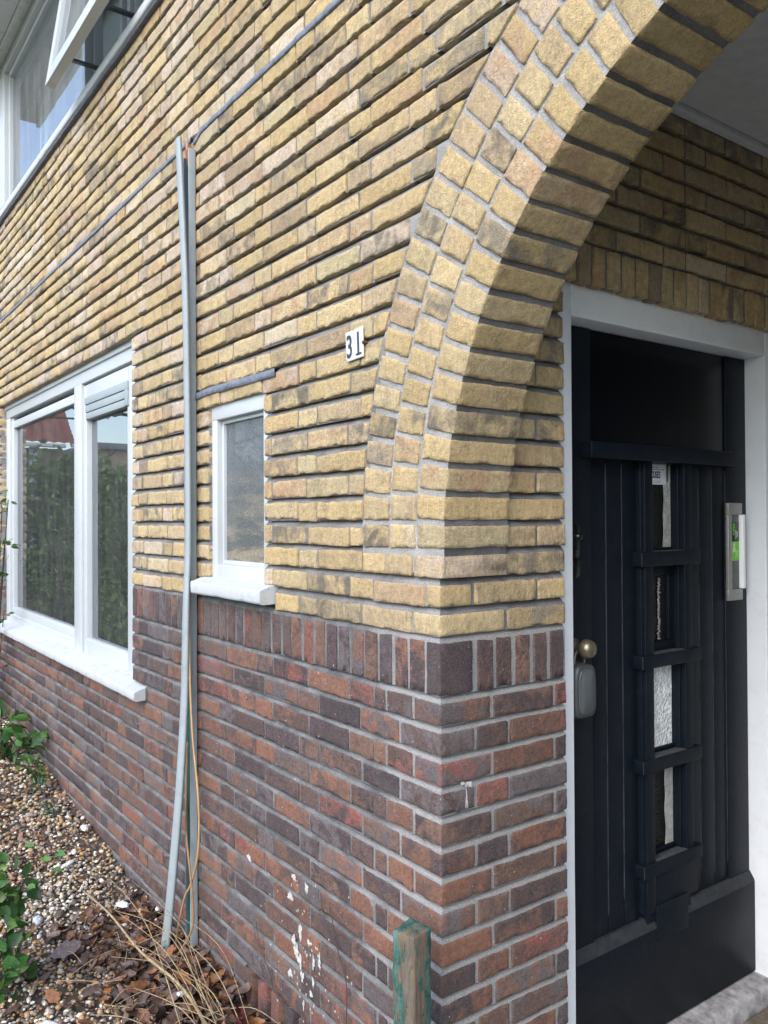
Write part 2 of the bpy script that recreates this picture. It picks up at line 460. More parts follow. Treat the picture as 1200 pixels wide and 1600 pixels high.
def g_yellow(z0, zt, zn):          # recess profile of one course: face joints, then the weathered bed joint above
    return [(z0 - .0005, .0045), (z0 + .010, .0042), (zt - .008, .0042), (zt + .0005, .0038), (zt + (zn - zt) * .30, .0085), (zn - .0045, .0165), (zn - .0005, .0210)]
def g_dark(z0, zt, zn):
    return [(z0 - .0005, .0036), (z0 + .010, .0032), (zt - .008, .0030), (zt + .0005, .0024), (zt + (zn - zt) * .30, .0036), (zn - .0060, .0115), (zn - .001, .0165)]

def mortar(acc, prof, a, b, fmap=fac, mat=1, corner=None, ret=(False, False), step=.022):
    """one course of mortar from a to b; a corner end is mitred by the recess, a window end is returned"""
    n = max(2, int(abs((b[0] if isinstance(b, tuple) else b) - a) / step)); rows = []
    m = len(prof)
    for i, (z, g) in enumerate(prof):
        bb = b[0] + (b[1] - b[0]) * i / (m - 1) if isinstance(b, tuple) else b
        s0 = a + (g if corner in ('lo', 'both') else 0); s1 = bb - (g if corner in ('hi', 'both') else 0)
        s = np.linspace(s0, s1, n); P = np.stack([s, np.full(n, g), np.full(n, z)], -1)
        nz = vnoise(P + rng.uniform(-.0, .0), 55, 12); P[:, 1] += nz * .0011 + vnoise(P, 16, 13) * .0009; 
        if 0 < i < m - 1: P[:, 2] += vnoise(P, 70, 14) * .0012
        if ret[0]: P = np.concatenate([[[s0, .075, z]], P])
        if ret[1]: P = np.concatenate([P, [[s1, .075, z]]])
        rows.append(P)
    W = np.stack(rows, 1)
    acc.grid(fmap(W), mat)

# arch
AX, AZ = 1.071, 0.22
RI = 1.0545; RE = 1.3850
def left_of_arch(z):
    if z <= AZ: return AX - RE - .0095
    d = (RE + .0095) ** 2 - (z - AZ) ** 2
    return AX - math.sqrt(d) if d > 0 else AX

house = empty('brick_house', (0, 0, -1.36), 'yellow brick house with dark plinth, brick arch porch and white windows', 'house')

# ---- yellow facade
ay = Acc(); LY = Layer('y')
NROW = 35
SW = (-1.300, -.872); BW = (-4.90, -2.113)
for r in range(0, 51):
    z0 = r * HY; zt = z0 + BY; zn = z0 + HY; zc = z0 + BY / 2
    prof = g_yellow(z0, zt, zn)
    spans = []                     # (a, b_bottom, b_top, right kind, near)
    top_arch = z0 > AZ + RE
    if r < 2: right = (-.1075 if r == 0 else -.0575, None)
    L0 = -5.55
    if r >= NROW:                  # above: beside the upper window only
        spans.append((-.9, 3.3, 3.3, 'w', False))
    else:
        if r < 2: rb = rt = 0.0
        elif z0 < AZ + RE + .01: rb, rt = left_of_arch(z0), left_of_arch(zt)
        else: rb = rt = 3.3
        cuts = []
        if r == 0: cuts.append((-1.335, -.802))
        elif r < 10: cuts.append(SW)
        if r < 16: cuts.append(BW)
        cuts.sort(); a = L0
        for (h0, h1) in cuts:
            spans.append((a, h0, h0, 'w', a > -2.3)); a = h1
        spans.append((a, rb, rt, 'a', True))
        if z0 < AZ + RE + .01 and r >= 2: spans.append((2 * AX - max(rb, rt), 3.3, 3.3, 'w', False))
        elif r < 2: spans.append((XR, 3.3, 3.3, 'w', False))
    for (a, bb, bt, kind, near) in spans:
        if max(bb, bt) - a < .03: continue
        b = max(bb, bt)
        corner = 'hi' if (r < 2 and kind == 'a') else None
        isw_l = a in (-.802, SW[1], BW[1]); isw_r = kind == 'w' and bb < -.5
        ov = .022 if (kind == 'a' and r >= 2 and bb < 1) else 0.0
        mortar(ay, prof, a, (bb + ov, bt + ov) if bb != bt or ov else bb, corner=corner, ret=(isw_l, isw_r), step=.02 if near else .06)
        marks = bond(r % 2 == 1, a, b)
        if r < 2 and kind == 'a':
            marks = [m for m in marks if m < (-.30 if r == 0 else -.20)]
            marks += [-.327, -.1075] if r == 0 else [-.272, -.0560]
            marks = sorted(set(marks)); marks = [m for i, m in enumerate(marks) if i == 0 or m - marks[i - 1] > .035]
        if r in (2, 3, 4, 5, 6) and kind == 'a': pass
        sp = split(a, b if kind != 'a' else max(bb, bt), marks)
        if kind == 'a' and bb != bt:
            sp2 = []
            for (s0, s1) in sp:
                e0, e1 = min(s1, bb), min(s1, bt)
                if min(e0, e1) - s0 < .012:
                    if max(e0, e1) - s0 < .03: continue
                    e0 = max(e0, s0 + .006); e1 = max(e1, s0 + .006)
                sp2.append((s0, e0, e1))
        else: sp2 = [(s0, s1, s1) for s0, s1 in sp]
        for i, (s0, e0, e1) in enumerate(sp2):
            if r < 2 and kind == 'a' and i == len(sp2) - 1: continue        # corner stone added below
            w0 = rng.normal(0, .0012)
            LY.brick(s0, e0, s0, e1, z0 + w0, zt + w0, near=near and s0 > -2.4)
LY.flush(ay)
# corner stones of the two lowest courses (seen on two sides)
H = []
for r in (0, 1):
    z0 = r * HY
    H.append(HB(-(.1075 if r == 0 else .056) + J / 2, .0005, -.0005, .2105 if r == 0 else .1015, z0, z0 + BY))
a1, b1 = pick_yellow(2)
add_boxes(ay, np.array(H), a1 * 1.02, b1, 0, (8, 8, 4), .006, .0012, .0036)
ay.build('facade_wall', [M_Y, M_MY], house)

# ---- arch of three rings of headers
ar = Acc()
Hs = []; nearf = []
def polar(R, th, y): return (AX - R * math.cos(th), y, AZ + R * math.sin(th))
def ring(R0_, R1_, n, jt, depth, th0, th1, off=0.0):
    out = []
    for i in range(n):
        t0 = th0 + (th1 - th0) * (i + off) / n; t1 = th0 + (th1 - th0) * (i + 1 + off) / n
        jo = jt / 2 * rng.uniform(.8, 1.2)
        f = rng.uniform(-.0015, .0015); dr = rng.normal(0, .0015)
        H8 = []
        for k in (0, 1):
            for j in (0, 1):
                for i_ in (1, 0):
                    RR = (R0_ if i_ == 0 else R1_) + dr; t = (t0 + jo / RR) if k == 0 else (t1 - jo / RR)
                    H8.append(polar(RR, t, depth if j else f))
        out.append(H8)
    return out
TH1 = math.pi
rows_in = 50
TH0 = -.0185
H1 = ring(RI, RI + .1005, rows_in, .0135, .2105, TH0, TH1)
H2 = ring(RI + .111, RI + .2115, 54, .0135, .10, TH0 * .95, TH1, 0)
H3 = ring(RI + .222, RE, 59, .0135, .10, TH0 * .9, TH1, 0)
# straight header course under the springing
st = []
z0 = 2 * HY
for (xa, xb, dp) in ((-.0975, .0085, .2105), (-.2085, -.1085, .1), (-.3165, -.2195, .1)):
    st.append(HB(xa, xb, 0, dp, z0, z0 + BY))
fr_near = [h for h in H1[:26]]; far_ = H1[26:]
for LST, seg in ((fr_near, (9, 16, 6)), (far_, (2, 3, 2)), (H2[:30] + H3[:32] + st, (10, 1, 6)), (H2[30:] + H3[32:], (2, 1, 2))):
    a1, b1 = pick_yellow(len(LST), .12)
    add_boxes(ar, np.array(LST), a1, b1, 0, seg, .0022, .0016, .0060)
# mortar of the arch: face and soffit
th = np.linspace(-.07, TH1 + .07, 260); rad = np.concatenate([np.linspace(RI + .0055, RE + .0095, 24)])
P = np.empty((len(th), len(rad), 3))
for i, t in enumerate(th):
    for j, R_ in enumerate(rad):
        if t < 0: P[i, j] = (AX - R_, 0, AZ + t * 1.05)
        elif t > TH1: P[i, j] = (AX + R_, 0, AZ - (t - TH1) * 1.05)
        else: P[i, j] = polar(R_, t, 0)
P[..., 1] = .0050 + vnoise(P, 60, 21) * .0014 + vnoise(P, 200, 22) * .0006
ar.grid(P, 1, flip=True)
yy = np.linspace(.005, .21, 14); S = np.empty((len(th), len(yy), 3))
for i, t in enumerate(th):
    for j, y in enumerate(yy):
        R_ = RI + .0065
        if t < 0: S[i, j] = (AX - R_ - .009 * min(1, max(0, -t - .012) / .01), y, AZ + t * 1.05)
        elif t > TH1: S[i, j] = (AX + R_, y, AZ - (t - TH1) * 1.05)
        else: S[i, j] = polar(R_, t, y)
nn = vnoise(S, 60, 23) * .0014
S[..., 0] += nn; ar.grid(S, 2)
B = S.copy()
ar.grid(np.stack([S[:, -1], np.array([polar(RE, min(max(t, 0), TH1), .2) for t in th])], 1), 1)
ar.build('brick_arch', [M_Y, M_MA, M_MS], house)

# ---- porch side wall (x = 0): yellow part with rowlock lintel, opposite wall likewise
ap = Acc(); LP = Layer('y'); YD = 2.35; ap2 = Acc(); LP2 = Layer('y')
YF0 = .432                       # brick edge beside the door frame
YF1 = 1.565
ZL = .915                        # underside of the lintel
for r in range(0, 23):
    z0 = r * HY; zt = z0 + BY; zn = z0 + HY; prof = g_yellow(z0, zt, zn)
    inl = z0 + BY > ZL and z0 < ZL + .112
    segs = []
    if r < 2: segs.append((0.0, YF0, 'lo'))
    elif zt < ZL: segs.append((.216, YF0, None))
    if zt < ZL: segs.append((YF1, YD, None))
    if z0 > ZL + .105: segs.append((.216, YD, None))
    if inl and zt >= ZL and z0 <= ZL + .105: segs.append((.216, YF0 - .005, None))
    for (a, b, cn) in segs:
        mortar(ap, prof, a, b, fmap=jambmap, corner=cn)
        if r < 2:
            marks = ([.2155, .325 + .1] if r == 0 else [.1065, .3265])
        else:
            base = .325 if r % 2 else .4355
            marks = sorted([base + .55 * k + d for k in range(-2, 5) for d in (0, .11, .33)])
            if b <= YF0: marks = [.3265] if r % 2 == 1 else []
        for i, (s0, s1) in enumerate(split(a, b, marks)):
            if r < 2 and cn == 'lo' and i == 0: continue
            if r == 0: pass
            LP.brick(s0, s1, s0, s1, z0, zt, fmap=jambmap)
    # opposite wall, plain
    mortar(ap2, prof, -YD, -.216 if r >= 2 else -.0, fmap=farmap, step=.08, corner=None)
    for s0, s1 in split(-YD, -.216 if r >= 2 else -.0, sorted([-x for x in np.arange(.1 * (r % 2), 2.6, .22)])):
        LP2.brick(s0, s1, s0, s1, z0, zt, fmap=farmap, near=False)
LP.flush(ap); LP2.flush(ap2)
ap2.build('porch_wall', [M_Y, M_MS], house)
ap.build('porch_wall', [M_Y, M_MS], house)
al = Acc(); LL = Layer('y'); y = YF0 - .002
while y < YD - .03:
    w = .0505 + rng.uniform(-.003, .003)
    LL.brick(y, y + w, y, y + w, ZL + rng.uniform(-.002, .002), ZL + .106, fmap=jambmap, front=rng.uniform(-.004, .001)); y += w + .0135
LL.flush(al)
mortar(al, [(ZL + .001, .02), (ZL + .003, .006), (ZL + .09, .005), (ZL + .106, .005), (ZL + .114, .010), (ZL + .122, .018)], YF0 - .01, YD, fmap=jambmap)
al.build('brick_lintel', [M_Y, M_MS], house)

# ---- dark plinth: rowlock course, then stretcher courses, both on the facade and round the corner
ad = Acc(); LD = Layer('d')
def rowlock(zb, zt_, a, b, fmap, pitch=.0645, w=.0505, near_from=-2.4, holes=(), skip=()):
    n = int(round((b - a) / pitch)); p = (b - a) / n
    for i in range(n):
        s0 = a + p * i + (p - w) / 2 + rng.normal(0, .001); s1 = s0 + w + rng.normal(0, .0012)
        if any(h0 - .01 < (s0 + s1) / 2 < h1 + .01 for h0, h1 in holes): continue
        t = rng.normal(0, .0012)
        LD.brick(s0, s1, s0 + t, s1 + t, zb + rng.normal(0, .001), zt_ + rng.normal(0, .0015), fmap=fmap, near=(s0 > near_from))
def prof_rl(zb, zt_, zn): return [(zb - .0005, .0040), (zb + .012, .0036), (zt_ - .02, .0034), (zt_ + .001, .0034), (zt_ + .007, .006), (zn - .003, .0125), (zn - .0005, .016)]
zb, zt_ = -2 * HD, -.0165
for (a, b, cn, rt) in ((-5.55, BW[0], None, (False, True)), (BW[1], 0.0, 'hi', (True, False)), (XR, 3.3, None, (False, False))):
    mortar(ad, prof_rl(zb, zt_, 0.0), a, b, corner=cn, ret=rt)
    rowlock(zb, zt_, a, b if cn is None else -.0565, fac)
H = [HB(-.0525, .0005, -.0005, .1035, zb, zt_ + .001)]
a1 = np.array([(.052, .036, .038)]); b1 = np.array([(.06, .04, .042)])
add_boxes(ad, np.array(H), a1, b1, 0, (5, 8, 8), .005, .001, .003)
mortar(ad, prof_rl(zb, zt_, 0.0), 0.0, YF0, fmap=jambmap, corner='lo')
rowlock(zb, zt_, .1125, YF0, jambmap, pitch=.0640)
mortar(ad, prof_rl(zb, zt_, 0.0), YF1, YD, fmap=jambmap); rowlock(zb, zt_, YF1, YD, jambmap)
mortar(ad, prof_rl(zb, zt_, 0.0), -YD, 0, fmap=farmap); rowlock(zb, zt_, -YD, 0, farmap)
CH = []
for kk in range(3, 21):
    z0 = -kk * HD; zt = z0 + BDK; zn = z0 + HD; prof = g_dark(z0, zt, zn); odd = kk % 2
    vent = z0 < -1.2
    cuts = []
    if kk < 7: cuts.append(BW)
    elif kk == 7: cuts.append((-4.95, -1.955))
    a = -5.55; spans = []
    for h0, h1 in cuts: spans.append((a, h0, None, (False, True))); a = h1
    spans.append((a, 0.0, 'hi', (a > -3, False))); spans.append((XR, 3.3, None, (False, False)))
    for (a, b, cn, rt) in spans:
        if vent and cn == 'hi':
            mortar(ad, prof, a, -1.02, step=.03)
            sp = split(a, -1.02, bond(odd, a, -1.02))
            for s0, s1 in sp: LD.brick(s0, s1, s0, s1, z0, zt, near=s0 > -2.6)
            continue
        mortar(ad, prof, a, b, corner=cn, ret=rt, step=.02 if a < 1 else .06)
        if cn == 'hi':
            c0 = .1055 if odd else .160
            marks = [m for m in bond(odd, a, b) if m < -c0 - .07] + [-c0]
            if odd: marks = [m for m in marks if m < -.17 or m == -c0] + [-.216]
            marks = sorted(set(marks))
        else: marks = bond(odd, a, b)
        sp = split(a, b, marks)
        for i, (s0, s1) in enumerate(sp):
            if cn == 'hi' and i == len(sp) - 1: CH.append((s0, z0, zt, odd)); continue
            w0 = rng.normal(0, .0011)
            LD.brick(s0, s1, s0, s1, z0 + w0, zt + w0, near=(-2.6 < s0 < 1))
    if z0 > -1.45:
        mortar(ad, prof, 0.0, YF0, fmap=jambmap, corner='lo')
        marks = [.1655, .3875] if odd else [.111, .2215]
        for i, (s0, s1) in enumerate(split(0.0, YF0, marks)):
            if i: LD.brick(s0, s1, s0, s1, z0, zt, fmap=jambmap)
        for (a, b, mp) in ((YF1, YD, jambmap), (-YD, 0, farmap)):
            mortar(ad, prof, a, b, fmap=mp, step=.08)
            for s0, s1 in split(a, b, sorted(np.arange(a + .1 + .11 * odd, b, .22))): LD.brick(s0, s1, s0, s1, z0, zt, fmap=mp, near=False)
# vented rowlock at the foot of the wall
vz0, vz1 = -1.345, -1.205
mortar(ad, [(vz0, .03), (vz0 + .03, .03), (vz1 - .01, .03), (vz1 - .001, .02), (vz1 + .004, .006), (vz1 + .012, .008)], -1.02, 0.0)
x = -1.015
while x < -.05:
    w = .052; LD.brick(x, x + w, x, x + w, vz0, vz1 + rng.normal(0, .002)); x += .088
LD.flush(ad)
H = np.array([HB(s0, .0005, -.0005, .161 if odd else .1065, z0, zt) for (s0, z0, zt, odd) in CH])
H[:, :, 1] = np.where(H[:, :, 1] > .02, H[:, :, 1] - .0, H[:, :, 1])
a1, b1 = pick_dark(len(H)); add_boxes(ad, H, a1, b1, 0, (8, 8, 4), .0052, .0012, .0032)
ad.build('brick_plinth', [M_D, M_MD], house)

# ---- splashes of white on the dark brick
M_SPL = mat_plain('dried_white_splash', (.46, .455, .43), .8, var=.35, scale=120, bump=.5)
asp = Acc()
def splash(x, z, sx, sz, mp=fac, drip=0.0):
    sx *= .78; sz *= .85
    n = 22; V = []
    for k in range(n):
        t = 2 * math.pi * k / n; rr = 1 + .45 * math.sin(3 * t + x * 40) * random.random() + random.uniform(-.35, .3)
        V.append((x + math.cos(t) * sx * rr, -.0022, z + math.sin(t) * sz * rr - (drip if -1.9 < t - 3 * math.pi < 0 else 0)))
    V.append((x, -.0034, z)); V = mp(np.array(V)); F = [(k, (k + 1) % n, n) for k in range(n)]
    asp.add(V, np.array(F)[:, ::-1] * 1, 0); asp.f[-1] = asp.f[-1][:, ::-1]
for (x, z, sx, sz) in ((-.687, -.794, .018, .01), (-.612, -.80, .012, .016), (-.707, -.859, .02, .013), (-.65, -.942, .011, .026), (-.689, -.985, .014, .02),
                       (-.672, -1.012, .018, .026), (-.651, -1.03, .012, .026), (-.64, -1.07, .013, .016), (-.575, -1.0, .008, .026), (-.542, -.985, .009, .03),
                       (-.709, -1.09, .016, .016), (-.578, -1.06, .009, .017), (-.59, -1.10, .011, .012), (-.633, -1.15, .006, .02), (-.60, -.955, .016, .009), (-.982, -.834, .018, .012)):
    splash(x, z, sx, sz)
for _ in range(60):
    x = random.gauss(-.62, .13); z = random.gauss(-1.02, .13); splash(x, z, random.uniform(.002, .005), random.uniform(.002, .006))
for _ in range(45):
    splash(random.uniform(-1.4, -.45), random.uniform(-.9, -.22), random.uniform(.0012, .003), random.uniform(.0012, .003))
for (y_, z_, a_, b_) in ((.082, -.357, .011, .006), (.078, -.392, .0045, .026), (.066, -.352, .012, .005), (.09, -.36, .007, .008)): splash(y_, z_, a_, b_, jambmap)
tag(asp.build('white_splashes', M_SPL, house), kind='stuff')

# ---- lead strips
def strip(name, pts, h, th_, parent, mat):
    a = Acc(); n = len(pts)
    P = np.array(pts)
    for (da, db) in ((-h / 2, h / 2),):
        G = np.stack([P + np.array([0, .02, da]), P + np.array([0, 0, da]), P + np.array([0, -th_, da + .003]), P + np.array([0, -th_, 0]), P + np.array([0, -th_ * .8, db - .003]), P + np.array([0, 0, db]), P + np.array([0, .02, db])], 1)
        G[..., 1] += vnoise(G, 30, 31) * .002; G[..., 2] += vnoise(G * np.array([1, 0, 0]), 14, 32) * .003
        a.grid(G, 0)
    return a.build(name, mat, parent, smooth=False)
xs = np.linspace(-5.5, -1.44, 160)
strip('lead_flashing', [(x, -.003, 1.7125 - .010 * max(0, (-x - 1.5) / 3.5)) for x in xs], .020, .003, house, M_LEAD)
xs = np.linspace(-1.415, -.05, 70)
strip('lead_flashing', [(x, -.003, 1.7125 - .03 * max(0, 1 - (x + 1.44) / .09)) for x in xs], .020, .003, house, M_LEAD)
xs = np.linspace(-1.41, -.785, 40)
strip('lead_flashing', [(x, -.004, .7385 + .002 * math.sin(x * 9)) for x in xs], .027, .004, house, M_LEAD)

# ------------------------------------------------------------------ windows
def quadpane(name, pts, mat, parent):
    a = Acc(); a.add(np.array(pts), np.array([[0, 1, 2, 3]])); return a.build(name, mat, parent, smooth=False)

# big window
def rel(x): return x
w1 = empty('window', (-3.5, 0, -.45)); w1.parent = house; w1.location = (-3.5, 0, -.45 + 1.36); tag(w1, 'wide white window in two lights above the plinth')
FX0, FX1, FZ0, FZ1 = -5.02, -2.08, -.44, 1.103
fy0, fy1 = .045, .13
boxes('frame', [(FX0, FX1, fy0, fy1, 1.012, FZ1 + .01), (FX0, FX1, fy0 - .012, fy0 + .02, 1.073, FZ1 + .005), (FX0, -4.80, fy0 + .001, fy1, FZ0, 1.012), (-3.165, -3.035, fy0 - .004, fy1, FZ0, 1.012), (-2.20, FX1, fy0 + .001, fy1, FZ0, 1.012), (FX0, -3.165, fy0 + .006, fy1, FZ0, -.375)], M_WHITE, w1, r=.004, amp=.0006)
boxes('glazing_bead', [(-4.80, -4.755, fy0 + .018, fy1 - .02, -.375, 1.012), (-3.205, -3.165, fy0 + .018, fy1 - .02, -.375, 1.012), (-4.755, -3.205, fy0 + .018, fy1 - .02, .935, .985), (-4.755, -3.205, fy0 + .018, fy1 - .02, -.375, -.325)], M_WHITE, w1, r=.003)
sash = boxes('casement_sash', [(-3.035, -2.985, fy0 + .01, fy1 - .01, FZ0 + .01, 1.0), (-2.335, -2.20, fy0 + .01, fy1 - .01, FZ0 + .01, 1.0), (-2.985, -2.335, fy0 + .01, fy1 - .01, .915, 1.0), (-2.985, -2.335, fy0 + .011, fy1 - .01, FZ0 + .01, -.345)], M_WHITE, w1, r=.004)
boxes('ventilator', [(-2.985, -2.31, fy0 + .000, fy0 + .04, .892, .93), (-2.985, -2.31, fy0 + .004, fy0 + .04, .852, .889), (-2.985, -2.31, fy0 + .006, fy0 + .04, .815, .848), (-2.35, -2.312, fy0 + .001, fy0 + .03, .815, .925)], M_PVC, w1, r=.002)
quadpane('pane', [(-4.77, fy0 + .045, -.34), (-3.19, fy0 + .045, -.34), (-3.19, fy0 + .045, .99), (-4.77, fy0 + .045, .99)], M_GLASS, w1)
quadpane('pane', [(-3.0, fy0 + .040, -.36), (-2.23, fy0 + .040, -.36), (-2.23, fy0 + .040, .83), (-3.0, fy0 + .040, .83)], M_GLASS, w1)
def sill(name, x0, x1, zf0, zf1, zb1, y0, y1, parent, n=60):
    a = Acc(); xs = np.linspace(x0, x1, n); rows = []
    sec = [(.02, zf0 + .002), (y0 + .012, zf0), (y0 + .002, zf0 + .003), (y0, zf0 + .01), (y0, zf1 - .006), (y0 + .002, zf1 - .001), (y0 + .008, zf1), (y0 * .3, zf1 + (zb1 - zf1) * .5), (y1, zb1)]
    G = np.array([[(x, yy_, zz_) for yy_, zz_ in sec] for x in xs])
    G[:, :, 1] += vnoise(G, 26, 41) * .0010; G[:, :, 2] += vnoise(G, 26, 42) * .0007; G[:, 1:4, 2] += np.maximum(0, vnoise(G[:, 1:4], 40, 43) - .25) * .010
    a.grid(G, 0)
    for e in (0, -1):
        V = G[e]; idx = np.arange(len(V))[None]; a.add(V, idx if e == 0 else idx[:, ::-1])
    return a.build(name, M_SILL, parent)
sill('sill', -4.99, -1.95, -.487, -.447, -.425, -.05, .06, w1)

# small window
w2 = empty('window'); w2.parent = house; w2.location = (-1.08, 0, .07 + 1.36); tag(w2, 'small white window with obscure glass beside the conduit')
s0, s1 = .014, .09
boxes('frame', [(-1.335, -.85, s0, s1, .636, .70), (-1.335, -1.262, s0 + .0015, s1, .06, .640), (-.905, -.85, s0 + .0015, s1, .06, .636), (-1.262, -.905, s0 + .001, s1, .05, .119)], M_WHITE, w2, r=.004, amp=.0005)
boxes('glazing_bead', [(-1.262, -1.248, s0 + .022, s1, .119, .636), (-.92, -.905, s0 + .022, s1, .119, .636), (-1.248, -.92, s0 + .022, s1, .622, .636), (-1.248, -.92, s0 + .022, s1, .119, .134)], M_WHITE, w2, r=.002)
m, nt, b = new_mat('obscure_glass'); k = NT(nt)
wv = k.noise(1, 5, .65, k.pos((3.5, 3.5, 20)), .35)
spz = k.n('ShaderNodeSeparateXYZ'); k.l(k.geo.outputs['Position'], spz.inputs[0])
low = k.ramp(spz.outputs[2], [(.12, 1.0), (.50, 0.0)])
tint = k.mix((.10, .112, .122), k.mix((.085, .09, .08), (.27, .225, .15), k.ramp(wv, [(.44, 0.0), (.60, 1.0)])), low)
cc = k.mix(tint, k.ramp(k.noise(300, 2, .6), [(.38, .55), (.52, .95), (.66, 1.8)]), .7, 'MULTIPLY')
k.l(cc, b.inputs['Base Color']); b.inputs['Roughness'].default_value = .22; b.inputs['Coat Weight'].default_value = .4
vor = k.n('ShaderNodeTexVoronoi'); vor.inputs['Scale'].default_value = 330; k.l(k.geo.outputs['Position'], vor.inputs['Vector'])
k.bump(vor.outputs['Distance'], .9, .0022, b)
M_OBSC = m
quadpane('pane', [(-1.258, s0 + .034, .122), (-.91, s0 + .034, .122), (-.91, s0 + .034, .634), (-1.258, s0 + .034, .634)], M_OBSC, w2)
sill('sill', -1.345, -.808, .012, .058, .078, -.05, .05, w2, 30)

# upper window with its open top-hung sash
w3 = empty('window'); w3.parent = house; w3.location = (-2.8, 0, 2.42 + 1.36); tag(w3, 'upstairs white window with one sash propped open')
uy = .0
boxes('frame', [(-5.0, -.9, uy, .10, 3.44, 3.52), (-5.0, -4.75, uy + .001, .10, 2.51, 3.44), (-2.90, -2.85, uy + .012, .10, 2.51, 3.44), (-1.95, -1.90, uy + .012, .10, 2.51, 3.44), (-.95, -.9, uy + .001, .10, 2.51, 3.44), (-5.0, -.9, uy + .002, .10, 2.455, 2.51)], M_WHITE, w3, r=.004)
boxes('glazing_bead', [(-4.75, -4.715, uy + .03, .08, 2.51, 3.44), (-4.715, -2.90, uy + .03, .08, 3.405, 3.44), (-4.715, -2.90, uy + .03, .08, 2.51, 2.545)], M_WHITE, w3, r=.003)
M_GLASS2 = mat_glass('upper_window_glass', 2.9, (.8, .88, .9), 0.0, .22)
quadpane('pane', [(-4.73, .055, 2.52), (-2.89, .055, 2.52), (-2.89, .055, 3.43), (-4.73, .055, 3.43)], M_GLASS2, w3)
quadpane('pane', [(-1.91, .055, 2.52), (-.94, .055, 2.52), (-.94, .055, 3.43), (-1.91, .055, 3.43)], M_GLASS2, w3)
sill('sill', -5.02, -.9, 2.405, 2.45, 2.462, -.03, .06, w3)
xs = np.linspace(-5.0, -.9, 120)
strip('lead_apron', [(x, -.012, 2.396) for x in xs], .022, .010, w3, mat_plain('dark_lead', (.10, .10, .12), .6, .2, .4, 50, .6))
# sash: rotated about its top edge
def sashmap(ang, zh, yh):
    ca, sa = math.cos(ang), math.sin(ang)
    def f(V):
        o = V.copy(); dz = V[..., 2] - zh; dy = V[..., 1] - yh
        o[..., 1] = yh + dy * ca + dz * sa; o[..., 2] = zh + dz * ca - dy * sa; return o
    return f
smap = sashmap(math.radians(8.6), 3.43, .0)
a = Acc()
add_boxes(a, np.array([HB(-2.875, -2.82, -.035, .012, 2.465, 3.43), HB(-1.98, -1.925, -.035, .012, 2.465, 3.43), HB(-2.82, -1.98, -.0345, .0115, 3.37, 3.43), HB(-2.82, -1.98, -.0345, .0115, 2.465, 2.54)]), r=.003, seg=(1, 1, 1), fmap=smap)
a.build('open_sash', M_WHITE, w3)
a = Acc(); a.add(smap(np.array([(-2.83, -.012, 2.53), (-1.97, -.012, 2.53), (-1.97, -.012, 3.38), (-2.83, -.012, 3.38)])), np.array([[0, 1, 2, 3]])); a.build('pane', M_GLASS2, w3, smooth=False)
M_STEEL = mat_plain('dark_steel_stay', (.14, .145, .15), .5, .6, .2, 80, .1)
boxes('window_stay', [(-2.80, -2.77, -.11, .075, 2.60, 2.612)], M_STEEL, w3, r=.002)
boxes('window_stay', [(-2.26, -2.23, -.11, .075, 2.60, 2.612)], M_STEEL, w3, r=.002)
boxes('inner_mullion', [(-2.86, -2.83, .055, .10, 2.50, 3.43), (-2.45, -2.42, .06, .10, 2.50, 3.43), (-2.36, -2.32, .065, .09, 2.50, 3.0)], M_WHITE, w3, r=.003)

# eaves soffit
boxes('roof_soffit', [(-5.6, 3.4, -.30 + .12 * i, -.30 + .12 * (i + 1) - .004, 3.525, 3.545) for i in range(4)] + [(-5.6, 3.4, -.335, -.303, 3.50, 3.62)], mat_paint('soffit_boards', (.74, .74, .71), .6, .5, (.25, .24, .22), bump=.4), house, r=.003)
a = Acc(); P = np.array([[(x_, y_, 3.60 + (y_ + .36) * .9) for y_ in np.linspace(-.36, 5, 24)] for x_ in np.linspace(-5.7, 3.5, 40)]); a.grid(P)
a.build('roof', mat_plain('roof_tiles', (.16, .06, .04), .8, var=.4, scale=14, bump=.6), house)

# rooms behind the glass: plastered, with floor; and porch shell
M_ROOM = mat_plain('room_wall', (.20, .20, .185), .9, var=.1, scale=4, bump=0)
a = Acc()
def room(x0, x1, y0, y1, z0, z1):
    a.add(np.array(HB(x0, x1, y0, y1, z0, z1)), np.array([[2, 3, 7, 6], [0, 2, 6, 4], [1, 5, 7, 3], [0, 1, 3, 2], [4, 6, 7, 5]]))
room(-5.5, -1.95, .135, 4.0, -1.0, 1.5); room(-5.5, -.6, .11, 4.0, 2.2, 3.6)
a.build('room', M_ROOM, house, smooth=False)
boxes('inner_sill', [(-5.1, -2.05, .135, .36, -.44, -.41)], mat_plain('pale_stone', (.35, .34, .31), .4, var=.2), w1)

# curtain in big window
def curtain(name, x0, x1, y, z0, z1, mat, parent, n=80):
    a = Acc(); xs = np.linspace(x0, x1, n)
    G = np.array([[(x, y + .022 * math.sin(x * 95) + .012 * math.sin(x * 41 + 1), z) for z in np.linspace(z0, z1, 5)] for x in xs])
    a.grid(G); return a.build(name, mat, parent)
M_CUR = mat_plain('net_curtain', (.62, .64, .62), .9, var=.12, scale=20, bump=0)
curtain('curtain', -5.0, -4.72, .30, -.40, 1.3, M_CUR, w1); curtain('curtain', -3.62, -3.30, .55, -.40, 1.3, M_CUR, w1)
M_BLIND = mat_plain('grey_blind', (.62, .68, .72), .9, var=.08, scale=5, bump=0)
a = Acc(); P = np.array([[(x, .35 + .0 * z, z) for z in np.linspace(2.45, 3.5, 6)] for x in np.linspace(-5.2, -.8, 30)]); a.grid(P); a.build('roller_blind', M_BLIND, w3)

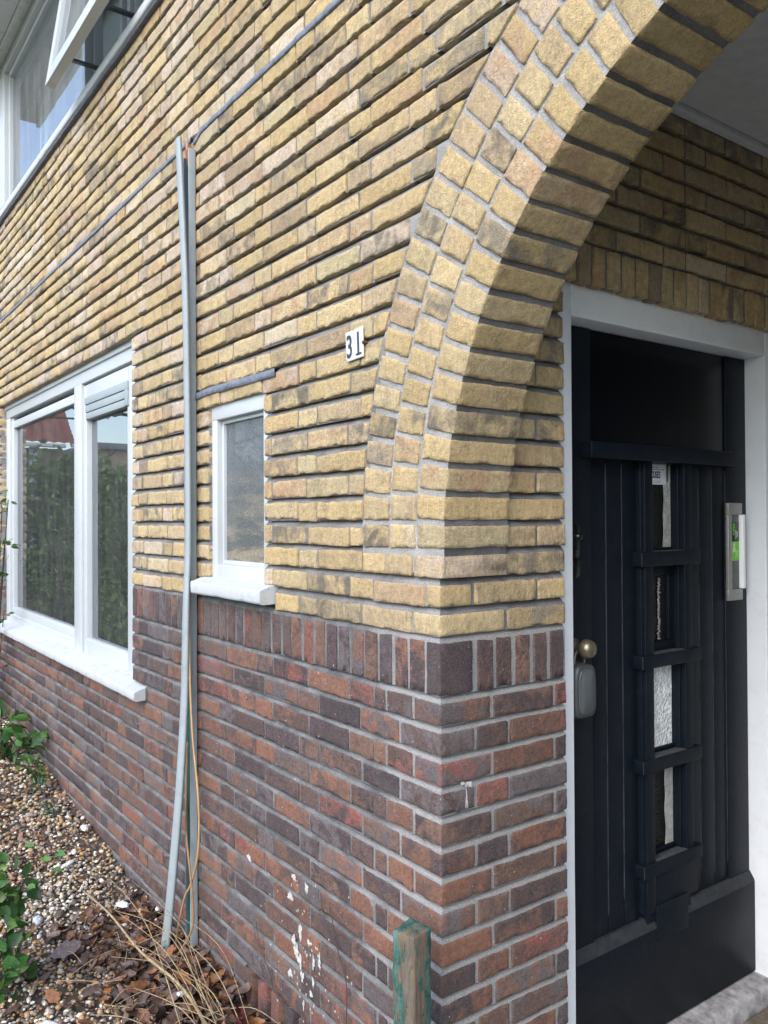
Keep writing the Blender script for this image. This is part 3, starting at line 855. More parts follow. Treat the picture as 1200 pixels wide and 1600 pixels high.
# ------------------------------------------------------------------ porch: frame, door, threshold, ceiling
boxes('porch_ceiling', [(-.05, XR + .05, .19, YD + .1, 1.512, 1.57)], M_PLASTER, house, r=.004)
boxes('ceiling_batten', [(.0012, .035, .215, YD, 1.492, 1.511)], M_PLASTER, house, r=.003)
boxes('porch_back_wall', [(-.2, XR + .2, YD, YD + .15, -1.4, 1.6)], M_PLASTER, house)
boxes('door_frame', [(-.20, -.030, .36, .498, -1.32, .93), (-.20, -.030, 1.478, 1.575, -1.32, .93), (-.20, -.0295, .498, 1.478, .830, .93)], M_WFRAME, house, r=.004, amp=.0006, seg=(1, 2, 14))
door = empty('door'); door.parent = house; door.location = (-.1, .99, -1.29 + 1.36); tag(door, 'navy black plank door with a column of four small lights')
DX = -.100
lx = -.16
Lb = [(lx, DX, .498, .657, -1.29, .828), (lx, DX - .001, 1.355, 1.476, -1.29, .828), (lx, DX - .006, .657, 1.355, .49, .828)]
for i in range(3): Lb.append((lx, DX - .007, .6585 + i * .0737, .6585 + (i + 1) * .0737 - .004, -.98, .492))
for i in range(3): Lb.append((lx, DX - .007, 1.126 + i * .0763, 1.126 + (i + 1) * .0763 - .003, -.98, .492))
Lb += [(lx, DX - .02, .50, 1.47, -1.28, -.90)]
boxes('door_leaf', Lb[3:], M_NAVY, door, r=.003, amp=.0004, seg=(1, 1, 6))
boxes('door_stile', Lb[:2], M_NAVY, door, r=.002, amp=.0004, seg=(1, 1, 8))
boxes('top_panel', [Lb[2]], M_NAVYG, door, r=.002)
boxes('moulding', [(lx, -.080, .88, .9205, -.93, .47), (lx, -.080, 1.0835, 1.125, -.82, .47), (lx, -.098, 1.0755, 1.0835, -.82, .47), (lx, -.0905, .873, .8795, -.93, .47)], M_NAVY, door, r=.003, seg=(1, 1, 8))
bars = [(.128, .174), (-.183, -.141), (-.500, -.458), (-.816, -.775)]
for z0_, z1_ in bars:
    boxes('glazing_bar', [(lx, -.073, .855, 1.16, z0_, z1_)], M_NAVY, door, r=.004, amp=.0008, seg=(1, 5, 2))
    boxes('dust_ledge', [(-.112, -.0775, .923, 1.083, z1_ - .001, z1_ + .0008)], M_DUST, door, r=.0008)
boxes('top_ledge', [(lx, -.054, .607, 1.343, .449, .496)], M_NAVY, door, r=.003, amp=.0006, seg=(1, 6, 2))
boxes('stepped_panel', [(lx, -.084, .885, 1.145, -.925, -.816), (lx, -.0895, .887, 1.115, -1.012, -.925), (lx, -.079, .925, 1.085, -1.022, -.913)], M_NAVY, door, r=.002)
M_GROOVE = mat_plain('worn_glint_paint', (.022, .028, .034), .8, var=.8, scale=14, bump=0)  # paler than the door: worn paint plus the light it catches, painted in
for y_ in (.6575, .7303, .8040, 1.2008, 1.2771, 1.3545): boxes('groove_wear_glint', [(DX - .012, DX - .0062, y_ - .0004, y_ + .0016, -.94 + rng.uniform(0, .1), .44)], M_GROOVE, door, r=.0003, seg=(1, 1, 30), amp=.0006)
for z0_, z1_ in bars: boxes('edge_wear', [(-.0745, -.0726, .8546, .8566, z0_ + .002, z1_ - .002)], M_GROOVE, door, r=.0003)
# kick board with a sloping top ledge
a = Acc(); ys = np.linspace(.499, 1.475, 30)
sec = [(-.12, -.945), (-.099, -.948), (-.083, -.972), (-.081, -.98), (-.081, -1.285), (-.12, -1.29)]
G = np.array([[(x_, y_, z_) for x_, z_ in sec] for y_ in ys]); G[..., 0] += vnoise(G, 30, 51) * .0005
a.grid(G[:, :2], 1); a.grid(G[:, 1:4], 1); a.grid(G[:, 3:], 0)
a.build('kick_board', [M_NAVY, mat_plain('scuffed_navy', (.017, .021, .026), .7, var=.5)], door)
# lights
def dglass(name, base, rough, strength, sc=170):
    m, nt, b = new_mat(name); k = NT(nt)
    k.l(k.mix(base, k.ramp(k.noise(60, 4, .6), [(.3, .7), (.7, 1.3)]), 1.0, 'MULTIPLY'), b.inputs['Base Color'])
    b.inputs['Roughness'].default_value = rough
    v = k.n('ShaderNodeTexVoronoi'); v.inputs['Scale'].default_value = sc; k.l(k.geo.outputs['Position'], v.inputs['Vector'])
    k.bump(v.outputs['Distance'], strength, .004, b); return m
M_DG = dglass('dark_cathedral_glass', (.006, .007, .006), .10, .35)
M_FG = dglass('frosted_hammered_glass', (.70, .75, .76), .2, 1.0, 95)  # pale base also carries the bright reflection on this frosted pane
M_PALE = dglass('pale_frosted_edge', (.40, .42, .40), .35, .9)
gx = -.128
def lite(z0_, z1_, mat, pale=None, ya=.918, yb=1.078):
    p = quadpane('light_pane', [(gx, ya, z0_), (gx, yb, z0_), (gx, yb, z1_), (gx, ya, z1_)], mat, door)
    if pale:
        a = Acc(); n = 24; G = np.array([[(gx + .0025, pale[0] + .0018 * math.sin(z * 60) + .0016 * math.sin(z * 23), z), (gx + .0025, pale[1], z)] for z in np.linspace(z0_ + pale[2], z1_ - pale[3], n)])
        a.grid(G); o = a.build('frosted_strip', M_PALE, door)
lite(.172, .46, M_DG, (1.035, 1.0745, .01, .0))
lite(-.143, .13, M_DG)
lite(-.46, -.18, M_FG)
lite(-.777, -.498, M_DG, (1.032, 1.0745, .01, .0))
for b_ in [[(-.14, -.115, .922, 1.078, .095, .13), (-.14, -.118, 1.05, 1.078, -.112, .095), (-.14, -.112, .922, 1.078, -.143, -.112)], [(-.14, -.118, .922, 1.078, .172, .184)], [(-.14, -.118, .922, 1.078, -.458, -.447)], [(-.14, -.118, .922, 1.078, -.775, -.762)]]: boxes('light_rail', b_, M_NAVY, door, r=.003)
a = Acc(); G = []
for i in range(60):
    z = -.108 + i * .0033; w_ = .0035 + .004 * rng.random(); c_ = 1.008 + .0022 * rng.normal()
    G.append([(gx + .003, c_ - w_, z), (gx + .003 + .006 * rng.random(), c_ - w_ * .3, z), (gx + .003 + .006 * rng.random(), c_ + w_ * .3, z), (gx + .003, c_ + w_, z)])
a.grid(np.array(G)); a.build('pane_glint', mat_plain('pale_crumpled_glint', (.30, .29, .31), .35, .5, .5, 200, .8), door)  # crumpled pale strip shaped as the crack-like reflections in the second pane
# letter plate
M_ALU = mat_plain('brushed_aluminium', (.34, .34, .33), .42, .6, .12, 90, .15)
M_ALUD = mat_plain('grey_flap_metal', (.13, .13, .128), .5, .3, .15, 60, .1)
lb0, lb1 = 1.345, 1.430
lp = boxes('letter_plate', [(-.1, -.088, lb0, lb1, .287, .327), (-.1, -.088, lb0, lb1, -.005, .032), (-.1, -.0885, lb0, lb0 + .022, .032, .287)], M_ALU, door, r=.002)
boxes('letter_flap', [(-.1, -.091, lb0 + .022, lb1 - .016, .032, .287)], M_ALUD, door, r=.002)
boxes('flap_grip', [(-.1, -.076, lb1 - .016, lb1 + .001, .034, .287)], mat_plain('polished_glint_metal', (.88, .90, .91), .3, .1, .03, 20, 0), door, r=.003)  # near-white base holds the bright reflection on the flap's edge
# lock and knob
def lathe(acc, prof, org, axis, n=24, mat=0):
    ax = Vector(axis).normalized(); u = ax.orthogonal().normalized(); v = ax.cross(u)
    G = np.array([[tuple(Vector(org) + ax * h + (u * math.cos(2 * math.pi * k / n) + v * math.sin(2 * math.pi * k / n)) * r_) for k in range(n + 1)] for r_, h in prof])
    acc.grid(G, mat, flip=True)
M_BRASS = mat_plain('tarnished_brass', (.20, .185, .12), .33, .7, .15, 60, .1)
M_BLACK = mat_plain('black_lock_metal', (.006, .006, .007), .28, .2, .1, 60, .05)
a = Acc(); lathe(a, [(.0, .0), (.026, .0), (.026, .004), (.012, .008), (.011, .03), (.018, .034), (.0255, .042), (.0275, .050), (.0265, .054), (.026, .056), (.0235, .066), (.015, .073), (0.0, .0755)], (-.1, .574, -.088), (1, 0, 0), 32)
a.build('door_knob', M_BRASS, door)
a = Acc()
for zc, hh in ((.213, .050), (.135, .028)):
    n = 28; ring_ = [(.0145 * math.cos(t), (hh - .0145) * (1 if math.sin(t) > 0 else -1) + .0145 * math.sin(t)) for t in np.linspace(0, 2 * math.pi, n, endpoint=False)]
    G = np.array([[(-.100, .575 + x_ * 1.25, zc + z_ * 1.0) for x_, z_ in ring_ + ring_[:1]], [(-.088, .575 + x_ * 1.2, zc + z_) for x_, z_ in ring_ + ring_[:1]], [(-.085, .575 + x_ * 1.0, zc + z_ * .95) for x_, z_ in ring_ + ring_[:1]], [(-.085, .575, zc) for _ in range(n + 1)]])
    a.grid(G)
lathe(a, [(.0, .016), (.010, .016), (.010, .0), (.012, -.002)], (-.085, .575, .225), (1, 0, 0), 16)
lathe(a, [(.0, .010), (.004, .009), (.005, 0)], (-.085, .575, .195), (1, 0, 0), 10)
a.build('door_lock', M_BLACK, door)
# threshold stone
a = Acc(); ys = np.linspace(.40, 1.60, 60)
sec = [(-.13, -1.291), (-.03, -1.294), (-.018, -1.298), (-.012, -1.308), (-.010, -1.352), (-.010, -1.40)]
G = np.array([[(x_, y_, z_) for x_, z_ in sec] for y_ in ys]); G[..., 0] += vnoise(G, 24, 52) * .004; G[..., 2] += vnoise(G, 30, 53) * .003
a.grid(G); a.build('threshold', mat_plain('worn_grey_stone', (.27, .27, .28), .85, var=.55, scale=26, bump=1.0), house)

# ------------------------------------------------------------------ ground
M_SOIL = mat_plain('dark_soil', (.055, .042, .032), .95, var=.6, scale=25, bump=1.0)
def sheet(name, x0, x1, y0, y1, nx, ny, zf, mat, label=None, kind='structure', amp=0.0, sc=8):
    a = Acc(); xs = np.linspace(x0, x1, nx); ys = np.linspace(y0, y1, ny)
    P = np.array([[(x, y, zf(x, y)) for y in ys] for x in xs])
    if amp: P[..., 2] += vnoise(P, sc, 61) * amp
    a.grid(P); o = a.build(name, mat); tag(o, kind=kind); return o
g = sheet('ground', -400, 400, -400, 400, 2, 2, lambda x, y: -1.40, mat_plain('lawn_and_earth', (.07, .085, .035), .95, var=.5, scale=3, bump=.5))
bedz = lambda x, y: -1.325 + .095 * max(0, -x - 2.0) * (1 if y > -2 else 1)
sheet('garden_soil', -9.2, -.06, -2.3, .02, 120, 40, bedz, M_SOIL, amp=.012)
M_TILE = mat_plain('grey_floor_tile', (.20, .20, .195), .75, var=.3, scale=18, bump=.4)
boxes_t = []
for i in range(8):
    for j in range(10):
        boxes_t.append((.052 + i * .26, .052 + i * .26 + .254, .02 + j * .245, .02 + j * .245 + .239, -1.40, -1.357))
o = boxes('porch_floor', boxes_t, M_TILE, None, r=.003, amp=.0008); tag(o, kind='structure')
aed = Acc(); H = []; y = .40
while y < 1.9:
    H.append(HB(-.004, .046, y, y + .205, -1.41, -1.352 + rng.uniform(-.004, .002))); y += .216
a1 = np.array([(.19, .16, .125)] * len(H)) * rng.uniform(.6, 1.1, (len(H), 1)); a1[1::4] = (.15, .085, .065)
add_boxes(aed, np.array(H), a1, a1 * .7, 0, (4, 8, 2), .005, .0015, .004); tag(aed.build('brick_edging', M_Y), kind='structure')
M_PAVE = mat_plain('concrete_paving', (.19, .185, .175), .85, var=.3, scale=12, bump=.5)
o = boxes('path', [(-.04 + i * .305, -.04 + i * .305 + .30, -3.2 + j * .305, -3.2 + j * .305 + .30, -1.42, -1.362 + rng.uniform(-.002, .002)) for i in range(12) for j in range(10) if -3.2 + j * .305 + .30 < -.13], M_PAVE, None, r=.003); tag(o, kind='structure')
o = boxes('pavement', [(-12 + .0, 30, -6.2, -3.4, -1.40, -1.375)], M_PAVE, None); tag(o, kind='structure')

# ------------------------------------------------------------------ loose and fixed things
def leaf(acc, p, d, nrm, L, W, c, curl=.25, tip=1.0, fold=.12):
    """one leaf: 4 x 3 grid, pointed, folded along its midrib"""
    p = np.asarray(p, float); d = np.asarray(d, float); d /= np.linalg.norm(d); n = np.asarray(nrm, float); n = n - d * (n @ d); n /= max(1e-6, np.linalg.norm(n)); b = np.cross(n, d)
    us = (0, .3, .65, 1.0); ws = (.18, .92, .80, .06); G = np.empty((4, 3, 3))
    for i, (u, w) in enumerate(zip(us, ws)):
        c0 = p + d * L * u - n * curl * L * u * u
        for j, s_ in enumerate((-1, 0, 1)): G[i, j] = c0 + b * s_ * w * W / 2 + n * abs(s_) * fold * W
    acc.grid(G, 0, c)

def rand_dir(zb=0.0):
    v = rng.normal(0, 1, 3); v /= np.linalg.norm(v); v[2] = v[2] * (1 - abs(zb)) + zb; return v / np.linalg.norm(v)

def text_obj(name, body, size, M, mat, parent=None, sx=1.0, bold=0.0, depth=.0003, align='LEFT'):
    cu = bpy.data.curves.new(name, 'FONT'); cu.body = body; cu.size = size; cu.extrude = depth; cu.offset = bold; cu.align_x = align
    to = bpy.data.objects.new(name, cu); col.objects.link(to)
    bpy.context.view_layer.update()
    dg = bpy.context.evaluated_depsgraph_get()
    me = bpy.data.meshes.new_from_object(to.evaluated_get(dg)); bpy.data.objects.remove(to)
    me.transform(Matrix.Diagonal((sx, 1, 1, 1))); me.transform(M)
    return link_mesh(name, me, mat, parent, smooth=False)
def MX(o, xa, ya):
    xa = Vector(xa).normalized(); ya = Vector(ya).normalized(); za = xa.cross(ya)
    return Matrix(((xa.x, ya.x, za.x, o[0]), (xa.y, ya.y, za.y, o[1]), (xa.z, ya.z, za.z, o[2]), (0, 0, 0, 1)))

M_BLK = mat_plain('black_enamel', (.012, .014, .018), .35, var=.2)
M_ENAMEL = mat_paint('white_enamel', (.56, .565, .55), .35, .85, (.30, .20, .14), bump=.3)
# house number
pl = empty('number_plate', (-.334, -.004, .748), 'small white enamel plate with the number 31 beside the arch', 'house number')
tl = math.radians(2.5); pxa = (math.cos(tl), 0, math.sin(tl)); pya = (-math.sin(tl), 0, math.cos(tl))
a = Acc(); add_boxes(a, np.array([HB(-.0415, .0415, -.0405, .0405, -.004, .0)]), r=.0025, seg=(6, 6, 1), amp=.0004)
PM = MX((-.3415, -.0075, .7445), pxa, pya)
for i, v in enumerate(a.v): a.v[i] = np.array([tuple(PM @ Vector(q)) for q in v])
a.build('plate', M_ENAMEL, pl)
PT = PM @ Matrix.Translation((0, 0, .0004))
text_obj('numeral', '3', .086, PT @ Matrix.Translation((-.0385, -.0305, 0)), M_BLK, pl, sx=.72, bold=.0014)
text_obj('numeral', '1', .086, PT @ Matrix.Translation((.0045, -.0305, 0)), M_BLK, pl, sx=.68, bold=.0022)
a = Acc(); add_boxes(a, np.array([HB(.0075, .0335, -.0315, -.0265, -.0002, .0005)]), r=.0002, seg=(1, 1, 1))
for i, v in enumerate(a.v): a.v[i] = np.array([tuple(PT @ Vector(q)) for q in v])
a.build('numeral_foot', M_BLK, pl)
a = Acc(); lathe(a, [(0, .004), (.004, .0035), (.005, .001), (.005, -.01)], (-.2965, -.0075, .743), (0, -1, 0), 12); a.build('screw', mat_plain('rusty_screw', (.10, .055, .03), .8, .3, .5, 200, .6), pl)

# green post at the corner
m, nt, b = new_mat('peeling_green_paint'); k = NT(nt)
sep = k.n('ShaderNodeSeparateXYZ'); k.l(k.geo.outputs['Position'], sep.inputs[0])
dx = k.math('SUBTRACT', sep.outputs[0], .043); dy = k.math('ADD', sep.outputs[1], .118)
dist = k.math('SQRT', k.math('ADD', k.math('MULTIPLY', dx, dx), k.math('MULTIPLY', dy, dy)))
gr = k.noise(1, 6, .7, k.pos((130, 130, 9)))
pw = k.noise(1, 6, .72, k.pos((46, 46, 11)), .4)
wearm = k.ramp(k.math('ADD', k.math('MULTIPLY', dist, -6.5), k.math('ADD', k.math('MULTIPLY', pw, 1.9), k.math('MULTIPLY', gr, .5))), [(.962, 0.0), (.992, 1.0)])
pt = k.mix((.015, .085, .062), (.10, .17, .15), k.ramp(k.noise(1, 6, .75, k.pos((45, 45, 16))), [(.42, 0.0), (.62, 1.0)])); pt = k.mix(pt, (.012, .05, .035), k.ramp(k.noise(45, 5, .7), [(.5, 0.0), (.62, 1.0)]))
wd = k.mix((.21, .13, .062), (.045, .032, .022), k.ramp(gr, [(.35, 0.0), (.65, 1.0)])); wd = k.mix(wd, (.16, .155, .135), k.math('MULTIPLY', k.noise(20, 3, .6), .7))
k.l(k.mix(pt, wd, wearm), b.inputs['Base Color']); b.inputs['Roughness'].default_value = .75
k.bump(k.math('ADD', gr, k.math('MULTIPLY', wearm, -.4)), .9, .004, b); M_POST = m
a = Acc(); zt = (-.645, -.638, -.640, -.646)
PA, PB, PC, PDq = (-.020, -.130), (.043, -.118), (.031, -.055), (-.032, -.067)
# i: A->B (left face), j: A->D
H = [[(*PA, -1.42), (*PB, -1.42), (*PDq, -1.42), (*PC, -1.42), (*PA, -.648), (*PB, -.646), (*PDq, -.640), (*PC, -.644)]]
add_boxes(a, np.array(H), r=.005, seg=(8, 8, 60), amp=.0022, ragged=.004)
tag(a.build('wooden_post', M_POST), 'short square post with peeling green paint at the brick corner', 'post')

# conduit on the wall
cond = empty('cable_trunking', (-1.43, 0, -1.33), 'grey open cable trunking fixed upright to the wall', 'cable trunking')
boxes('trunking_back', [(-1.452, -1.404, -.010, -.004, -1.30, 1.655)], M_PVCD, cond, r=.001, seg=(1, 1, 20))
boxes('trunking_side', [(-1.406, -1.399, -.030, -.003, -1.30, 1.66)], M_PVC, cond, r=.0012, seg=(1, 1, 40), amp=.0012)
boxes('trunking_side', [(-1.457, -1.450, -.028, -.003, -1.30, 1.64)], M_PVCD, cond, r=.0012, seg=(1, 1, 40), amp=.0012)
M_GPIPE = mat_plain('dark_green_hose', (.012, .075, .055), .4, var=.25, scale=30)
a = Acc(); tube_pts(a, spline([(-1.428, -.020, -1.32), (-1.427, -.021, -1.0), (-1.428, -.019, -.6), (-1.428, -.018, -.3)], 8), .0095, 10)
tag(a.build('garden_hose', M_GPIPE), 'dark green hose running up inside the grey trunking', 'hose')
def sweep(acc, pts, sec, roll=None):
    pts = [Vector(p) for p in pts]; G = []
    for i, p in enumerate(pts):
        t = (pts[min(i + 1, len(pts) - 1)] - pts[max(i - 1, 0)]).normalized()
        xx = Vector((1, 0, 0)); xx = (xx - t * xx.dot(t)).normalized(); yy_ = t.cross(xx) * (1 if t.z > 0 else -1)
        r_ = roll[i] if roll else 0
        x2 = xx * math.cos(r_) + yy_ * math.sin(r_); y2 = yy_ * math.cos(r_) - xx * math.sin(r_)
        G.append([tuple(p + x2 * a_ + y2 * b_) for a_, b_ in sec])
    acc.grid(np.array(G))
cpts = [(-1.437, -.050, 1.700), (-1.418, -.048, 1.50), (-1.396, -.042, 1.134), (-1.391, -.038, .78), (-1.389, -.036, .43), (-1.388, -.037, .19), (-1.383, -.043, .07), (-1.376, -.050, -.05), (-1.382, -.056, -.393), (-1.390, -.075, -.74), (-1.429, -.092, -1.097), (-1.466, -.100, -1.31)]
sp_ = spline(cpts, 8)
a = Acc(); w_ = .0185; d_ = .012
sec = [(-w_, .000), (-w_, -d_ + .004), (-w_ + .004, -d_), (0, -d_ - .001), (w_ - .004, -d_), (w_, -d_ + .004), (w_, .0), (w_ - .002, .0), (w_ - .003, -d_ + .004), (0, -d_ + .002), (-w_ + .003, -d_ + .004), (-w_ + .002, 0), (-w_, 0)]
rl = [max(0, (i / len(sp_) - .55)) * 1.1 for i in range(len(sp_))]
# sections are given with -y outwards
sweep(a, sp_, sec, rl)
tag(a.build('trunking_cover', M_PVC, None, False), 'loose pale grey cover strip hanging off the wall trunking', 'cover strip')
M_TAN = mat_plain('tan_cable_sheath', (.40, .25, .115), .55, var=.2, scale=20)
M_BRN = mat_plain('brown_cable_sheath', (.27, .14, .06), .55, var=.2, scale=20)
a = Acc(); tube_pts(a, spline([(-1.405, -.022, .05), (-1.378, -.040, -.03), (-1.366, -.046, -.12), (-1.362, -.046, -.30), (-1.345, -.044, -.50), (-1.300, -.042, -.72), (-1.296, -.045, -.90), (-1.345, -.050, -1.03), (-1.395, -.055, -1.10), (-1.445, -.060, -1.22), (-1.47, -.062, -1.31)], 8), .0042, 8)
tag(a.build('cable', M_TAN), 'pale tan cable bowing out to the right of the trunking', 'cable')
a = Acc(); tube_pts(a, spline([(-1.44, -.024, -.55), (-1.436, -.030, -.72), (-1.405, -.045, -.86), (-1.345, -.055, -.99), (-1.312, -.058, -1.10), (-1.312, -.062, -1.18), (-1.36, -.085, -1.27), (-1.39, -.10, -1.31)], 8), .0042, 8)
tag(a.build('cable', M_BRN), 'orange brown cable crossing in front of the tan one', 'cable')
a = Acc(); tube_pts(a, spline([(-1.452, -.012, 1.700), (-1.445, -.016, 1.66), (-1.43, -.014, 1.60)], 6), .008, 8)
tag(a.build('copper_wire', mat_plain('copper_stub', (.35, .15, .07), .5, .3, .3)), 'copper coloured wire stub at the top of the trunking', 'wire')

# key safe on the door
ks = empty('key_safe', (-.1, .56, -.29), 'grey key safe box under the brass door knob', 'key safe')
def soft_box(name, Yc, Zc, hw, hz, x0, x1, rc, mat, parent, taper=.82, n=40):
    a = Acc(); G = []
    for x_, s_ in ((x0, 1), (x0 + (x1 - x0) * .45, .99), (x0 + (x1 - x0) * .75, .95), (x1 - .004, .885), (x1, .80), (x1, .0)):
        ring_ = []
        for t in np.linspace(0, 2 * math.pi, n + 1):
            c_, q = math.cos(t), math.sin(t); e = .42
            ring_.append((x_, Yc + hw * s_ * math.copysign(abs(c_) ** e, c_) * (1 - .10 * max(0, q)), Zc + hz * (s_ * .5 + .5 if s_ else 0) * math.copysign(abs(q) ** e, q)))
        G.append(ring_)
    a.grid(np.array(G)); return a.build(name, mat, parent)
M_SAFE = mat_plain('grey_cast_metal', (.062, .070, .076), .45, .25, .1, 120, .1)
soft_box('safe_body', .566, -.205, .049, .077, -.099, -.044, .01, M_SAFE, ks)
soft_box('safe_cover', .566, -.205, .033, .062, -.0455, -.038, .01, mat_plain('lighter_safe_cover', (.10, .112, .12), .4, .25, .08, 120, .05), ks)
a = Acc(); tube_pts(a, spline([(-.07, .546, -.135), (-.07, .546, -.115), (-.072, .556, -.098), (-.072, .575, -.098), (-.07, .586, -.115), (-.07, .586, -.135)], 6), .0035, 8); a.build('shackle', M_STEEL, ks)
for q in range(6): 
    pass
boxes('safe_mark', [(-.0447, -.0440, .578 + i * .0042, .578 + i * .0042 + .0026, -.262, -.258 + .002 * (i % 2)) for i in range(5)], mat_plain('faint_grey_mark', (.3, .31, .32), .5), ks, r=.0002)

# paper in the top door light, sticker on the letter plate
M_PAPER = mat_plain('white_paper', (.68, .72, .78), .7, var=.04, bump=0)
po = empty('poster', (-.122, 1.0, .38), 'white printed notice reading EXCUSES in the top door light', 'notice')
boxes('sheet', [(-.1245, -.1235, .925, 1.0515, .383, .463)], M_PAPER, po, r=.0003)
MPO = lambda y_, z_: MX((-.1232, y_, z_), (0, 1, 0), (0, 0, 1))
text_obj('lettering', 'EXCUSES', .0300, MPO(.9485, .4040), M_BLK, po, sx=.585, bold=.0007)
M_GRYP = mat_plain('grey_print', (.10, .11, .13), .7)
prn = []
for z_, h_, y1_ in ((.4475, .0045, 1.046), (.4360, .0026, 1.012), (.4295, .0026, 1.044)):
    y_ = .93
    while y_ < y1_ - .006:
        w = random.uniform(.004, .011); prn.append((-.1236, -.1231, y_, min(y_ + w, y1_), z_, z_ + h_)); y_ += w + .0028
prn += [(-.1236, -.1231, .985 + i * .0062, .985 + i * .0062 + .0045, z_, z_ + .0012) for i in range(6) for z_ in (.3935, .3895)]
boxes('small_print', prn, M_GRYP, po, r=.0001)
a = Acc(); lathe(a, [(.0038, .0), (.0038, .0006), (.0022, .0006), (.0022, 0)], (-.1234, .973, .3925), (1, 0, 0), 16); a.build('round_emblem', M_GRYP, po)
boxes('red_corner', [(-.1265, -.1255, 1.0495, 1.066, .44, .462)], mat_plain('red_paper', (.45, .03, .02), .6), po, r=.0002)
boxes('folded_edge', [(-.1265, -.1255, 1.046, 1.062, .392, .44)], M_PAPER, po, r=.0002)
stc = empty('letterbox_sticker', (-.0905, 1.38, .13), 'black and lime green junk mail sticker on the letter plate', 'sticker')
M_LIME = mat_plain('lime_sticker', (.16, .52, .05), .45, var=.05, bump=0); M_SBLK = mat_plain('black_sticker', (.008, .009, .008), .4, var=.1, bump=0)
boxes('black_label', [(-.0911, -.0903, 1.3685, 1.4125, .196, .262)], M_SBLK, stc, r=.0003)
boxes('green_label', [(-.0911, -.0902, 1.3685, 1.4125, .130, .1955)], M_LIME, stc, r=.0003)
MST = lambda y_, z_: MX((-.0900, y_, z_), (0, 0, -1), (0, 1, 0))
text_obj('lettering', 'GEEN', .019, MST(1.3745, .259), M_LIME, stc, sx=.88, bold=.0005)
M_PGRN = mat_plain('pale_green_print', (.62, .80, .5), .5, bump=0)
text_obj('lettering', 'WEL', .019, MST(1.3745, .191), M_PGRN, stc, sx=.9, bold=.0006)
boxes('small_print', [(-.0906, -.0899, 1.391 + .006 * i, 1.3925 + .006 * i, .203 + .004 * i, .235 - .003 * i) for i in range(3)], M_PGRN, stc, r=.0001)
boxes('small_print', [(-.0906, -.0898, 1.391 + .006 * i, 1.3925 + .006 * i, .138 + .004 * i, .170 - .003 * i) for i in range(3)], M_PGRN, stc, r=.0001)

# ------------------------------------------------------------------ gravel, litter, stalks
def ico(n=1):
    bm = bmesh.new(); bmesh.ops.create_icosphere(bm, subdivisions=n, radius=1); bm.verts.ensure_lookup_table()
    V = np.array([v.co[:] for v in bm.verts]); F = np.array([[v.index for v in f.verts] for f in bm.faces]); bm.free(); return V, F
IV, IF = ico(2); IV1, IF1 = ico(1)
def bz(x, y): return bedz(x, y)
M_STONE = mat_attr('gravel_stone', .62, .45, 160, .5, .45)
SC = np.array([(.36, .26, .15), (.28, .17, .09), (.15, .13, .115), (.60, .57, .50), (.07, .066, .068), (.36, .22, .09), (.25, .22, .185), (.17, .10, .065), (.42, .36, .26)])
def stones(name, n, xr, yr, rr, mat, layer=0.0, keep=None, tri=IF1, sph=IV1, pal=SC, white=None):
    a = Acc(); P = []
    while len(P) < n:
        x = rng.uniform(*xr); y = yr[1] - (yr[1] - yr[0]) * rng.random() ** 1.0
        if keep is None or keep(x, y): P.append((x, y))
    P = np.array(P); N = len(P)
    r = rng.uniform(rr[0], rr[1], N) * rng.choice([.7, 1, 1.25], N, p=[.35, .45, .2])
    sc = np.stack([r * rng.uniform(.8, 1.5, N), r * rng.uniform(.75, 1.05, N), r * rng.uniform(.5, .8, N)], 1)
    z = np.array([bz(x, y) for x, y in P]) + layer + rng.uniform(-.006, .014, N)
    V = sph[None] * (1 + .0 * r[:, None, None]) * sc[:, None]
    W = V * (1 + .22 * vnoise(V * 1.0 + rng.uniform(-50, 50, (N, 1, 3)), 75, 71)[..., None])
    ang = rng.uniform(0, 6.28, N); c, s_ = np.cos(ang)[:, None], np.sin(ang)[:, None]; tl_ = rng.normal(0, .35, N)[:, None]
    x1 = W[..., 0] * c - W[..., 1] * s_; y1 = W[..., 0] * s_ + W[..., 1] * c; z1 = W[..., 2] + x1 * tl_
    X = np.stack([x1 + P[:, :1], y1 + P[:, 1:], z1 + z[:, None]], -1)
    if white is None: pr = np.array([.2, .16, .13, .10, .09, .07, .12, .08, .05]); ci = rng.choice(len(pal), N, p=pr / pr.sum())
    else:
        wt = np.array([white(x, y) for x, y in P]); pr = np.array([.2, .17, .14, .07, .09, .07, .12, .10, .04]); ci = rng.choice(len(pal), N, p=pr / pr.sum())
        ci = np.where(rng.random(N) < wt, rng.choice([3, 3, 8, 6], N), ci)
    cc = pal[ci] * rng.uniform(.75, 1.2, (N, 1))
    a.add(X.reshape(-1, 3), (tri[None] + (np.arange(N) * len(sph))[:, None, None]).reshape(-1, 3), 0, np.repeat(cc, len(sph), 0))
    return a.build(name, mat)
def inview(x, y): return y > -.10 - .34 * (-x) * .9 - .3 and (x < -.1)
wh = lambda x, y: min(.75, max(0, vnoise(np.array([[x, y, 0.]]), 2.6, 81)[0] * 1.6 - .05) + .55 * math.exp(-((x + 2.15) / .35) ** 2 - ((y + .28) / .2) ** 2))
gv = stones('gravel', 12000, (-2.75, -.15), (-1.0, .0), (.0055, .0105), M_STONE, 0.0, inview, white=wh)
tag(gv, 'mixed brown grey and white gravel along the wall foot', 'gravel', kind='stuff')
gv2 = stones('gravel', 8000, (-5.4, -2.7), (-1.1, .0), (.008, .0145), M_STONE, 0.0, None, white=lambda x, y: .12)
tag(gv2, 'browner gravel further along under the wide window', 'gravel', kind='stuff')

